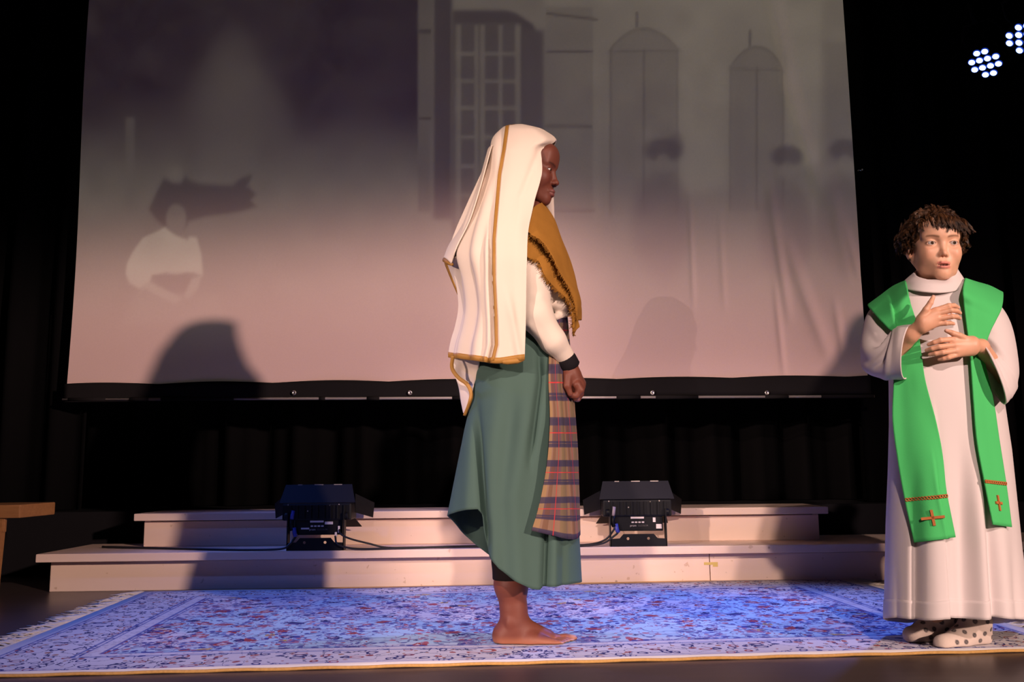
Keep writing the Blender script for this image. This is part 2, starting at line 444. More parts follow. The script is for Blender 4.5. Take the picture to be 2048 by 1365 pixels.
# ------------------------------------------------------------------ projection screen
SY = 4.75
def scr(px, py): return at(px, py, SY)
def vnoise(x, y, s, seed=0):
    r = np.random.default_rng(seed); T = r.random((64, 64)); x = x / s; y = y / s
    i = np.floor(x).astype(int); j = np.floor(y).astype(int); a = x - i; b = y - j; a = a * a * (3 - 2 * a); b = b * b * (3 - 2 * b)
    g = lambda p, q: T[p % 64, q % 64]
    return (g(i, j) * (1 - a) + g(i + 1, j) * a) * (1 - b) + (g(i, j + 1) * (1 - a) + g(i + 1, j + 1) * a) * b
def picture(x, y):
    """the faded old photograph thrown on the screen: a house front, trees and sitters (light level by picture position)"""
    L = np.full(x.shape, 0.068)
    def box(x0, y0, x1, y1, s=5): return sstep(x, x0 - s, x0 + s) * (1 - sstep(x, x1 - s, x1 + s)) * sstep(y, y0 - s, y0 + s) * (1 - sstep(y, y1 - s, y1 + s))
    def oval(cx, cy, rx, ry, s=.15): return 1 - sstep(np.hypot((x - cx) / rx, (y - cy) / ry), 1 - s, 1 + s)
    def mixin(mk, v): nonlocal L; L = L * (1 - mk) + v * mk
    L += 0.030 * sstep(x, 1000, 1450) * sstep(-y, -420, 0)
    # trees and dim garden, left
    left = 1 - sstep(x, 835, 870)
    mixin(left, 0.020 + 0.045 * sstep(y, 230, 420))
    cl = vnoise(x, y, 60, 1) * .5 + vnoise(x, y, 26, 2) * .3 + vnoise(x, y, 11, 3) * .2
    edge = 235 + 60 * (vnoise(x, y * 0, 90, 5) - .5) - 150 * np.exp(-((x - 470) / 70) ** 2) + 30 * (cl - .5)
    mixin(left * (1 - sstep(y, edge - 50, edge + 50)), 0.0025 + 0.011 * cl)
    mixin(oval(470, 230, 75, 130, .8) * .55 * left, 0.05)
    mixin(box(250, 235, 268, 420, 6) * .5, 0.055)
    # pillar and downpipe
    mixin(box(836, -20, 862, 425, 4), 0.042); mixin(box(838, 60, 862, 66, 2), 0.02); mixin(box(838, 236, 862, 241, 2), 0.02)
    mixin(box(866, -20, 905, 440, 8), 0.020)
    # arched french window
    arch = box(905, 20, 1070, 470, 6) * sstep(y, 8 + 40 * ((x - 960) / 105) ** 2 - 6, 8 + 40 * ((x - 960) / 105) ** 2 + 6)
    mixin(arch, 0.024)
    mixin(box(905, 45, 1040, 470, 5) * .8, 0.034)
    for xx, ww in ((917, 5), (953, 4), (965, 5), (1001, 4), (1036, 6)): mixin(box(xx - ww, 50, xx + ww, 460, 4) * .75, 0.068)
    for yy in (108, 163, 217, 275, 334, 392): mixin(box(910, yy - 4, 950, yy + 4, 3) * .7, 0.066); mixin(box(968, yy - 4, 1036, yy + 4, 3) * .7, 0.066)
    mixin(box(1045, 60, 1088, 470, 8), 0.030)
    # shutters beside it
    mixin(box(1092, 15, 1186, 440, 4) * .5, 0.055); mixin(box(1186, 15, 1200, 440, 4) * .4, 0.085)
    for yy, x1 in ((27 + (x - 1095) * .12, 1196), (103, 1185), (252, 1185), (421, 1190)): mixin(sstep(x, 1090, 1096) * (1 - sstep(x, x1 - 4, x1 + 4)) * np.exp(-((y - yy) / 3.0) ** 2) * .7, 0.022)
    # two closed arched shutters further on
    for cx, hw, top, bot in ((1288, 67, 57, 430), (1514, 53, 93, 420)):
        a = top + 40 * ((x - cx) / hw) ** 2
        mk = box(cx - hw, top - 8, cx + hw, bot, 3) * sstep(y, a - 4, a + 4)
        mixin(mk * .55, 0.056)
        ol = np.exp(-((y - a) / 4.0) ** 2) * box(cx - hw, top - 12, cx + hw, top + 60, 3); mixin(ol * .4, 0.035)
        for xx in (cx - hw, cx, cx + hw): mixin(np.exp(-((x - xx) / 3.0) ** 2) * box(cx - 90, top + 40, cx + 90, bot, 6) * .45, 0.03)
        mixin(np.exp(-((y - top - 45) / 2.5) ** 2) * box(cx - hw - 8, top, cx + hw + 8, bot, 3) * .4, 0.035)
        mixin(box(cx - 17, top - 34, cx - 11, top - 2, 2) * .6, 0.03)
    # far end of the house and sky
    mixin(box(1640, 0, 1760, 330, 8) * .45, 0.045); mixin(sstep(x, 1545 + y * .35, 1560 + y * .35) * (1 - sstep(y, 70, 95)) * .3, 0.12)
    mixin(box(1362, -20, 1455, 380, 22) * .6, 0.105); mixin(box(1575, -20, 1645, 330, 16) * .6, 0.108); mixin(box(1090, -20, 1640, 12, 8) * .4, 0.10)
    # standing figures in dark dresses
    for cx, hy, s in ((1327, 300, 1.0), (1575, 312, .9), (1690, 300, .9)):
        mixin(oval(cx, hy, 36 * s, 24 * s, .35) * .75, 0.022); mixin(oval(cx, hy + 28, 17 * s, 20 * s, .3) * .6, 0.075)
        mixin(oval(cx - 4, hy + 150, 60 * s, 110 * s, .25) * .5, 0.03)
    mixin(oval(1352, 290, 16, 24, .5) * .5, 0.025)
    # seated woman in a pale blouse before a dark bush
    def poly(pts, soft=4.0):
        Q = np.array(pts, float) * .2344 + np.array([200, 320]); ins = np.zeros(x.shape, bool); dd = np.full(x.shape, 1e9)
        for (x0, y0), (x1, y1) in zip(Q, np.roll(Q, -1, 0)):
            c_ = ((y0 > y) != (y1 > y)) & (x < (x1 - x0) * (y - y0) / (y1 - y0 + 1e-9) + x0); ins ^= c_
            t = np.clip(((x - x0) * (x1 - x0) + (y - y0) * (y1 - y0)) / ((x1 - x0) ** 2 + (y1 - y0) ** 2), 0, 1); dd = np.minimum(dd, np.hypot(x - x0 - t * (x1 - x0), y - y0 - t * (y1 - y0)))
        return sstep(np.where(ins, dd, -dd), -soft, soft)
    mixin(poly([(480, 260), (540, 150), (600, 180), (690, 180), (720, 130), (760, 170), (850, 200), (1120, 215), (1200, 150), (1290, 130), (1260, 220), (1330, 290), (1290, 340), (1330, 400), (1200, 440), (900, 480), (760, 520), (700, 600), (560, 580), (480, 520), (410, 420)], 7) * .85, 0.018)
    mixin(oval(352, 350, 14, 16, .4) * .6, 0.06)
    mixin(poly([(300, 1150), (1000, 1150), (1100, 1400), (200, 1400)], 14) * .5, 0.10)
    mixin(oval(351, 437, 20, 29, .25) * .85, 0.070); mixin(oval(351, 462, 14, 14, .3) * .8, 0.060); mixin(oval(345, 427, 5, 3, .6) * .5, .04); mixin(oval(358, 427, 5, 3, .6) * .5, .04)
    mixin(poly([(550, 570), (430, 630), (360, 660), (280, 770), (225, 880), (215, 970), (245, 1050), (330, 1100), (420, 1040), (440, 985), (560, 960), (640, 985), (740, 960), (800, 960), (875, 990), (860, 800), (820, 660), (760, 650), (740, 680), (640, 640), (580, 600)], 4), 0.150)
    mixin(poly([(440, 985), (740, 965), (790, 1000), (740, 1130), (600, 1130), (480, 1060)], 5) * .8, 0.050)
    mixin(poly([(400, 1030), (460, 1060), (700, 1180), (640, 1230), (380, 1100), (320, 1150)], 4) * .8, 0.125)
    mixin(poly([(860, 990), (835, 1100), (740, 1190), (715, 1150), (780, 1010)], 4) * .8, 0.125)
    L = L * (0.92 + 0.16 * vnoise(x, y, 38, 9))
    L *= 1 - 0.75 * sstep(y, 520, 740)                  # picture level falls off towards the bottom
    return L
nx, nz = 520, 250
gx = np.linspace(0, 1, nx); gz_ = np.linspace(0, 1, nz)
XL = (scr(135, 775)[0] + scr(178, 0)[0]) / 2; XR = (scr(1738, 765)[0] + scr(1684, 0)[0]) / 2
ZB, ZT = scr(930, 767)[2], 4.3
A, Bz = np.meshgrid(gx, gz_, indexing='xy')
SX = XL + (XR - XL) * A; SZ = ZB + (ZT - ZB) * Bz
SX = SX + 0.008 * np.sin(Bz * 9) * (1 - sstep(A, 0, .04))
pp = prj(np.stack([SX, np.full_like(SX, SY), SZ], -1))
sag = 0.010 * (1 - Bz) ** 8 * np.abs(np.sin(math.pi * A * 7)) ** 1.0
SZ2 = SZ - sag * 0.0 + np.where(Bz < 0.03, 0.008 * np.cos(2 * math.pi * A * 5.5), 0) * (1 - Bz / 0.03).clip(0, 1)
def crease(x0, y0, x1, y1, w, d):
    X, Yp = pp[..., 0], pp[..., 1]; t = np.clip(((X - x0) * (x1 - x0) + (Yp - y0) * (y1 - y0)) / ((x1 - x0) ** 2 + (y1 - y0) ** 2), 0, 1)
    dx = X - x0 - t * (x1 - x0); dy = Yp - y0 - t * (y1 - y0)
    side = np.sign(dx); r = np.hypot(dx, dy) * side
    return d * np.exp(-(r / w) ** 2) * np.sin(math.pi * np.clip(t, .02, .98)) ** .5
DY = 0.010 * np.sin(A * 9 + 2 * Bz) * np.sin(Bz * 5)
DY = DY + crease(1540, -40, 1590, 200, 15, .030) + crease(1570, 140, 1650, 400, 15, .030) + crease(1640, 250, 1700, 560, 14, .012) + crease(1536, 340, 1580, 640, 9, .014) + crease(1570, 470, 1660, 720, 13, .014)
DY = DY + crease(1380, 380, 1388, 620, 5, .006) + crease(1440, 420, 1450, 620, 6, .005) + crease(1550, 560, 1570, 760, 6, .007) + crease(1690, 440, 1720, 560, 7, .008) + crease(1670, 600, 1690, 720, 8, .008)
SV = np.stack([SX, SY + DY, SZ2], -1)
Lum = picture(pp[..., 0], pp[..., 1])
tint = Lum[..., None] * np.array([1.0, 0.85, 0.62]) + np.array([0.0025, 0.0012, 0.003])
tint = tint * (1 - .0 * A[..., None])
m = bpy.data.materials.new('projection_screen_cloth'); nt, N, K, bs = nodes_of(m)
a = N.new('ShaderNodeAttribute'); a.attribute_name = 'tint'
wv = noise(nt, 140, 2, objco(nt))
K.new(mixc(nt, wv, (0.80, 0.545, 0.51), (0.86, 0.595, 0.56)), bs.inputs['Base Color'])
bs.inputs['Roughness'].default_value = 0.9; bs.inputs['Specular IOR Level'].default_value = 0.1
K.new(mixc(nt, 1.0, a.outputs[0], mixc(nt, noise(nt, 90, 2, objco(nt)), (.82, .82, .82), (1.18, 1.18, 1.18)), 'MULTIPLY'), bs.inputs['Emission Color']); bs.inputs['Emission Strength'].default_value = 1.2
screen = thing('projection_screen', 'large hanging cloth screen showing a faded old photograph of a house', 'screen', ((XL + XR) / 2, SY, ZB))
mesh_obj('screen_cloth', SV.reshape(-1, 3), gfaces(nz, nx), m, screen, tint=tint.reshape(-1, 3))
blk = mat('black_hem_fabric', (0.014, 0.012, 0.013), 0.85, spec=0.15)
# black hem band, scalloped between the grommets
xs = np.linspace(XL - 0.005, XR + 0.005, 160); aa = (xs - XL) / (XR - XL)
top = ZB + 0.012 + 0.010 * np.abs(np.sin(math.pi * aa * 7 + .6)); zb2 = at(930, 797, SY)[2]
G = np.array([[(x, SY - 0.012 + 0.006 * math.sin(x * 9), t + (zb2 - t) * k / 4) for x, t in zip(xs, top)] for k in range(5)])
cloth('hem_band', G, blk, screen, thick=0.006)
rodm = mat('scuffed_pale_rod', (0.62, 0.54, 0.52), 0.35, metal=0.3)
zr = at(930, 797, SY)[2]
MB().tube([(XL - 0.01, SY - 0.016, zr + 0.014), (XR + 0.02, SY - 0.016, zr - 0.014)], 0.0075, 8).obj('bottom_rod', rodm, screen, smooth=True)
for (xa, xb) in ((140, 215), (262, 300), (325, 470), (640, 652), (735, 760), (905, 960), (1232, 1280), (1310, 1395), (1528, 1575), (1640, 1745)):
    a0 = at(xa, 797, SY)[0]; b0 = at(xb, 797, SY)[0]; zz = lambda x: zr + 0.014 - 0.028 * (x - XL) / (XR - XL)
    MB().tube([(a0, SY - 0.016, zz(a0)), ((a0 + b0) / 2, SY - 0.016, zz((a0 + b0) / 2)), (b0, SY - 0.016, zz(b0))], 0.0105, 8).obj('rod_sleeve', blk, screen, smooth=True)
for gxp in (588, 820, 1305, 1534):
    q = at(gxp, 786, SY - 0.02)
    MB().lathe([(0, .013), (.004, .012), (.006, .007), (.002, .005)], q, (0, -1, 0), 16).obj('grommet', mat('steel_grommet', (0.75, 0.68, 0.64), 0.25, metal=0.9), screen, smooth=True)
q = at(1720, 341, 4.84)
MB().tube([q + np.array([x, 0, z]) for x, z in ((-.012, -.004), (-.006, .004), (.0, .0), (.006, -.004), (.012, .003))], .003, 6).lathe([(0, .006), (.004, .006)], q + np.array([.014, 0, .004]), (0, -1, 0), 10).obj('curtain_hook', MATS['steel_grommet'], cur_r, smooth=True, label='tiny glinting metal hook')

# ------------------------------------------------------------------ rug
RYAW = 0.066; RC = np.array([0.005, 3.312]); RW, RD, RT = 3.12, 1.60, 0.009
def rugp(u, v, z=0.0): return np.array([RC[0] + u * math.cos(RYAW) - v * math.sin(RYAW), RC[1] + u * math.sin(RYAW) + v * math.cos(RYAW), z])
m = bpy.data.materials.new('persian_rug_pile'); nt, N, K, bs = nodes_of(m)
uvn = N.new('ShaderNodeUVMap'); uvn.uv_map = 'UVMap'
sp = N.new('ShaderNodeSeparateXYZ'); K.new(uvn.outputs[0], sp.inputs[0])
U, Vv = sp.outputs[0], sp.outputs[1]                     # metres from the rug's centre
au = mathn(nt, 'ABSOLUTE', U); av = mathn(nt, 'ABSOLUTE', Vv)
eu = mathn(nt, 'SUBTRACT', RW / 2, au); ev = mathn(nt, 'SUBTRACT', RD / 2, av)
ed = mathn(nt, 'MINIMUM', eu, mathn(nt, 'MULTIPLY', ev, 1.35))   # distance from the edge
comb = N.new('ShaderNodeCombineXYZ'); K.new(au, comb.inputs[0]); K.new(Vv, comb.inputs[1])
warp = N.new('ShaderNodeVectorMath'); warp.operation = 'ADD'; K.new(comb.outputs[0], warp.inputs[0])
wn = N.new('ShaderNodeTexNoise'); wn.inputs['Scale'].default_value = 6; K.new(comb.outputs[0], wn.inputs['Vector'])
wsc = N.new('ShaderNodeVectorMath'); wsc.operation = 'SCALE'; wsc.inputs['Scale'].default_value = 0.09; K.new(wn.outputs['Color'], wsc.inputs[0]); K.new(wsc.outputs[0], warp.inputs[1])
P = warp.outputs[0]
def vor(scale, rnd=1.0, feat='F1', out='Distance', vec=P):
    v = N.new('ShaderNodeTexVoronoi'); v.inputs['Scale'].default_value = scale; v.inputs['Randomness'].default_value = rnd; v.feature = feat
    K.new(vec, v.inputs['Vector']); return v
def band(x, a, b, s=0.0015):
    return mathn(nt, 'MULTIPLY', ramp(nt, x, a - s, a + s), mathn(nt, 'SUBTRACT', 1.0, ramp(nt, x, b - s, b + s)))
CREAM = (0.62, 0.58, 0.60); BLUE = (0.40, 0.54, 0.62); NAVY = (0.035, 0.035, 0.12); RED = (0.34, 0.06, 0.06); GOLD = (0.5, 0.33, 0.10)
field = mixc(nt, ramp(nt, noise(nt, 1.6, 2, P), 0.44, 0.56), CREAM, BLUE)
v1 = vor(13); hue = N.new('ShaderNodeSeparateColor'); K.new(v1.outputs['Color'], hue.inputs[0])
wob = mathn(nt, 'MULTIPLY', noise(nt, 70, 2, P), 0.5)
blob = ramp(nt, mathn(nt, 'ADD', v1.outputs['Distance'], wob), 0.62, 0.57)
mc = mixc(nt, ramp(nt, hue.outputs[0], 0.50, 0.52), NAVY, RED); mc = mixc(nt, ramp(nt, hue.outputs[0], 0.92, 0.94), mc, GOLD)
mc = mixc(nt, ramp(nt, hue.outputs[1], 0.75, 0.77), mc, (0.20, 0.26, 0.46))
c1 = mixc(nt, mathn(nt, 'MULTIPLY', blob, ramp(nt, hue.outputs[2], 0.12, 0.16)), field, mc)
petal = ramp(nt, mathn(nt, 'ADD', v1.outputs['Distance'], wob), 0.44, 0.40)
c1 = mixc(nt, mathn(nt, 'MULTIPLY', petal, ramp(nt, hue.outputs[1], .25, .3)), c1, (0.60, 0.50, 0.50))
halo = mathn(nt, 'ABSOLUTE', mathn(nt, 'SUBTRACT', mathn(nt, 'ADD', v1.outputs['Distance'], wob), 0.80))
c1 = mixc(nt, mathn(nt, 'MULTIPLY', ramp(nt, halo, 0.05, 0.025), ramp(nt, hue.outputs[2], .35, .4)), c1, (0.16, 0.16, 0.34))
for sc_v, wd_v, colv in ((9, .018, (0.08, 0.08, 0.22)), (17, .020, (0.26, 0.14, 0.24))):
    vine = mathn(nt, 'ABSOLUTE', mathn(nt, 'SUBTRACT', noise(nt, sc_v, 2, P), 0.5))
    c1 = mixc(nt, mathn(nt, 'MULTIPLY', ramp(nt, vine, wd_v, wd_v * .5), 0.8), c1, colv)
v2 = vor(34); h2 = N.new('ShaderNodeSeparateColor'); K.new(v2.outputs['Color'], h2.inputs[0])
c1 = mixc(nt, mathn(nt, 'MULTIPLY', ramp(nt, v2.outputs['Distance'], 0.38, 0.32), ramp(nt, h2.outputs[2], 0.42, 0.44)), c1, mixc(nt, ramp(nt, h2.outputs[0], .55, .57), (0.07, 0.07, 0.24), (0.40, 0.12, 0.15)))
# border: denser scrolls
vb = vor(22); hb = N.new('ShaderNodeSeparateColor'); K.new(vb.outputs['Color'], hb.inputs[0])
ring = mathn(nt, 'ABSOLUTE', mathn(nt, 'SUBTRACT', mathn(nt, 'ADD', vb.outputs['Distance'], mathn(nt, 'MULTIPLY', noise(nt, 30, 2, P), .3)), 0.45))
cb = mixc(nt, ramp(nt, ring, 0.075, 0.045), CREAM, mixc(nt, ramp(nt, hb.outputs[0], .62, .65), (0.05, 0.05, 0.16), (0.36, 0.10, 0.09)))
cb = mixc(nt, ramp(nt, mathn(nt, 'ABSOLUTE', mathn(nt, 'SUBTRACT', noise(nt, 16, 3, P), 0.5)), 0.018, 0.008), cb, (0.06, 0.06, 0.14))
cb = mixc(nt, mathn(nt, 'MULTIPLY', ramp(nt, v2.outputs['Distance'], 0.26, 0.2), ramp(nt, h2.outputs[0], 0.6, 0.62)), cb, (0.40, 0.22, 0.16))
c1 = mixc(nt, ramp(nt, ed, 0.325, 0.32), c1, cb)
line = None
for a_, b_ in ((0.044, 0.052), (0.06, 0.066), (0.258, 0.268), (0.276, 0.282), (0.322, 0.332), (0.340, 0.346)):
    l = band(ed, a_, b_); line = l if line is None else mathn(nt, 'MAXIMUM', line, l)
c1 = mixc(nt, mathn(nt, 'MULTIPLY', band(ed, 0.282, 0.322), .75), c1, CREAM)
c1 = mixc(nt, ramp(nt, ed, 0.046, 0.044), c1, (0.60, 0.56, 0.55))
c1 = mixc(nt, mathn(nt, 'MULTIPLY', line, .8), c1, (0.10, 0.13, 0.34))
K.new(c1, bs.inputs['Base Color']); bs.inputs['Roughness'].default_value = 0.95; bs.inputs['Specular IOR Level'].default_value = 0.05
bump(nt, bs, noise(nt, 500, 2, uvn.outputs[0]), 0.4, 0.003)
rug = thing('persian_rug', 'large fringed pale Persian rug with navy and red scrolls on the stage floor', 'rug', rugp(0, 0))
nu, nv = 30, 60; us = np.linspace(-RW / 2, RW / 2, nv); vs = np.linspace(-RD / 2, RD / 2, nu)
top = np.array([[rugp(u, v, RT + 0.0012 * math.sin(u * 5 + v * 3)) for u in us] for v in vs])
uvr = np.array([[(u, v) for u in us] for v in vs]).reshape(-1, 2)
mesh_obj('pile', top.reshape(-1, 3), gfaces(nu, nv), m, rug, uv=uvr, solid=RT - 0.002, soff=-1)
MB().tube([rugp(u, -RD / 2 - 0.002, 0.005 + 0.001 * math.sin(u * 30)) for u in np.linspace(-RW / 2, RW / 2, 60)], 0.0045, 8).obj('selvedge', mat('ochre_selvedge', (0.46, 0.26, 0.08), 0.9, var=.3, scale=120), rug, smooth=True, label='ochre bound front edge')
MB().tube([rugp(u, RD / 2 + 0.002, 0.006) for u in np.linspace(-RW / 2, RW / 2, 60)], 0.005, 8).obj('selvedge', MATS['ochre_selvedge'], rug, smooth=True)
for sgn in (-1, 1):
    mb = MB()
    for v in np.linspace(-RD / 2, RD / 2, 230):
        v += RNG.normal() * 0.003; L = 0.075 + RNG.random() * 0.05; a = RNG.normal() * 0.28; cur = RNG.normal() * 0.25
        pts = []; x, y = sgn * RW / 2, v
        for k in range(5):
            pts.append(rugp(x, y, 0.006 + 0.004 * math.sin(k * 1.2 + v * 40) * (k > 0)))
            x += sgn * L / 4 * math.cos(a + cur * k); y += L / 4 * math.sin(a + cur * k)
        mb.tube(pts, [0.0028, .0026, .0024, .002, .0012], 4)
    mb.obj('fringe', mat('cream_rug_fringe', (0.62, 0.55, 0.46), 0.9), rug, smooth=True, kind='stuff')

# ------------------------------------------------------------------ floodlights on the step
housing = mat('black_powder_coat', (0.006, 0.006, 0.007), 0.5, spec=0.2, bmp=0.1, bscale=800)
flapm = mat('dark_blue_black_flap', (0.008, 0.008, 0.014), 0.5, spec=0.2)
label_w = mat('white_sticker', (0.75, 0.66, 0.64), 0.5); worn = mat('worn_bare_metal', (0.55, 0.48, 0.42), 0.4, metal=0.6)
cablem = mat('black_cable_rubber', (0.012, 0.011, 0.012), 0.45)
bluem = mat('blue_plug', (0.05, 0.06, 0.35), 0.4); greym = mat('grey_plug', (0.35, 0.28, 0.30), 0.5)
PX = 4.06 / F
def floodlight(pxc, pyb, label, second):
    o = at(pxc, pyb, 4.09); o = np.array([o[0], 4.09 + YAW * o[0], Z1])
    t = thing('floodlight', label, 'stage light', o, 'floodlights on the lower step')
    W = lambda x, y, z: o + np.array([x, y, z])
    def box(x0, x1, y0, y1, z0, z1, bev=.003):
        mb = MB(); mb.box(W(x0, y0, z0), W(x1, y1, z1), bev); return mb
    # yoke: drilled base plate with raised middle, two arms, floor strap
    Vp, Fp = holed_plate([(-.125, 0), (.125, 0), (.125, .034), (.085, .036), (.068, .055), (-.068, .055), (-.085, .036), (-.125, .034)],
                         [(-.048, .035, .0065), (.044, .035, .0065)], 0.0, 0.004)
    yk = mesh_obj('yoke_plate', np.array(Vp) + o, Fp, housing, t, smooth=False)
    box(-.125, .125, 0.004, .07, 0, .004, 0).obj('floor_strap', housing, t)
    for s in (-1, 1): box(s * .125 - .0025, s * .125 + .0025, 0, .045, 0, .165, 0).obj('yoke_arm', housing, t)
    for s in (-1, 1): MB().lathe([(0, .016), (.012, .016), (.016, .012)], W(s * .128, .022, .15), (s, 0, 0), 12).obj('clamp_knob', housing, t)
    # control box, lamp body, cooling ribs
    cb = box(-.098, .115, .03, .12, .066, .135).obj('control_box', housing, t)
    bd = box(-.155, .155, .02, .16, .13, .205, .008).obj('lamp_body', housing, t)
    for k in range(9):
        x = -.12 + k * .03; box(x, x + .008, .012, .024, .138, .198, .001).obj('cooling_rib', housing, bd)
    for k, (x, z) in enumerate(((-.128, .20), (.06, .196), (.1, .2), (-.04, .172))):
        MB().lathe([(0, .003), (.002, .003)], W(x, .0195, z), (0, -1, 0), 8).obj('screw', worn, bd)
    # barn doors: top flap seen from behind, side flaps, lower flap
    G = np.array([[W(-.170, .03, .208), W(.170, .03, .208)], [W(-.150, .06, .288), W(.150, .06, .288)]])
    fl = cloth('barn_door', patch(G, 3, 3), flapm, t, thick=.003, smooth=False)
    for s in (-1, 1):
        G = np.array([[W(s * .158, .1, .245), W(s * .158, .1, .16)], [W(s * .232, .19, .20), W(s * .226, .19, .132)]])
        cloth('barn_door', patch(G, 3, 3), housing, t, thick=.003, smooth=False)
    G = np.array([[W(-.15, .15, .13), W(.15, .15, .13)], [W(-.17, .22, .09), W(.17, .22, .09)]])
    cloth('barn_door', patch(G, 3, 6), housing, t, thick=.003, smooth=False)
    box(-.14, .14, .16, .166, .135, .2, .001).obj('lens_plate', mat('led_lens_plate', (0.05, 0.05, 0.06), 0.15), bd)
    for x0, x1 in ((-.095, -.075), (-.02, .02), (.068, .105)): box(x0, x1, .0575, .0605, .2855, .2895, 0).obj('scuff', worn, fl)
    # display strip, four keys, lettering, stickers
    box(-.030, .030, .0275, .031, .121, .129, 0).obj('display_strip', label_w, cb)
    for k in range(4): box(-.027 + k * .0155, -.016 + k * .0155, .026, .031, .102, .108, .001).obj('key', label_w, cb)
    for txt, sz, x, z, br in (('prom', .013, -.034, .086, .5), ('CLCOLOR', .010, .002, .0865, .12)):
        c = bpy.data.curves.new('lettering', 'FONT'); c.body = txt; c.size = sz; c.extrude = .0003; c.materials.append(mat('printed_letters_%d' % (br * 100), (br, br * .9, br * .9), .6))
        tmp = bpy.data.objects.new('tmp', c); tm = bpy.data.meshes.new_from_object(tmp); bpy.data.objects.remove(tmp)
        l = bpy.data.objects.new('lettering', tm); COL.objects.link(l); l.parent = cb; l.location = (x, .0292, z); l.rotation_euler = (math.pi / 2, 0, 0)
    if second:
        box(.070, .082, .0275, .031, .105, .125, 0).obj('sticker', label_w, cb); box(.084, .109, .0275, .031, .076, .096, 0).obj('sticker', label_w, cb)
    else:
        box(.036, .072, .0275, .031, .112, .124, 0).obj('sticker', label_w, cb); box(-.070, -.034, .0275, .031, .091, .098, 0).obj('sticker', label_w, cb)
        for q in ((.100, .075, .105), (.086, .055, .078)): box(q[0] - .004, q[0] + .006, .02, .03, q[1], q[2], .002).obj('cable_tag', label_w, t)
    # plugs at the side
    xs_ = -.105
    MB().tube([W(xs_, .02, .175), W(xs_ - .004, .018, .15), W(xs_ - .006, .018, .135)], .0095, 10).obj('mains_plug', greym if second else bluem, t, smooth=True)
    MB().tube([W(xs_ - .006, .018, .135), W(xs_ - .008, .018, .11), W(xs_, .018, .088)], .012, 10).obj('plug_collar', housing, t, smooth=True)
    MB().tube([W(xs_ + .006, .016, .1), W(xs_ + .010, .015, .075), W(xs_ + .016, .014, .06)], .0095, 10).obj('data_plug', bluem, t, smooth=True)
    return o
oB = floodlight(1279, 1097, 'black floodlight with barn doors on the step, beside the tartan apron and green skirt', True)
oA = floodlight(632, 1105, 'black floodlight with barn doors on the step, in the dark shadow at left', False)
def cable(pts, r, label, grp='black cables on the step'):
    P = cr(np.array(pts, float), len(pts) * 8); mb = MB(); mb.tube(P, r, 8)
    return mb.obj('power_cable', cablem, base=P[0], smooth=True, label=label, cat='cable', group=grp)
zc = Z1 + 0.006
cable([oA + (.10, .03, .095), oA + (.115, .0, .07), oA + (.16, -.01, .05), oA + (.24, .0, .028), oA + (.32, .02, .008), (oA + oB) / 2 * [1, 1, 0] + [-.25, .02, zc], (oA + oB) / 2 * [1, 1, 0] + [.2, .03, zc],
       oB + (-.34, .02, .007), oB + (-.22, .02, .010), oB + (-.15, .012, .03), oB + (-.112, .012, .07), oB + (-.106, .016, .09)], .0042, 'black cable looping between the two floodlights, behind the green skirt')
cable([oA + (.085, .02, .06), oA + (.10, -.012, .03), oA + (.14, -.014, .014), oA + (.2, -.01, .006), oA + (.33, .0, .006), oA + (.42, .02, .006), (oA + oB) / 2 * [1, 1, 0] + [0, .06, zc],
       oB + (-.36, .0, .006), oB + (-.25, .0, .006), oB + (-.16, .002, .016), oB + (-.105, .005, .05), oB + (-.09, .012, .062)], .0045, 'thicker black cable lying along the step between the floodlights')
cable([oA + (-.09, .014, .06), oA + (-.11, -.006, .03), oA + (-.15, -.008, .010), oA + (-.3, .01, .006), oA + (-.5, .06, .006), oA + (-.8, .16, .006), oA + (-1.05, .24, .006)], .0055, 'black cable trailing left along the step from the shadowed floodlight')

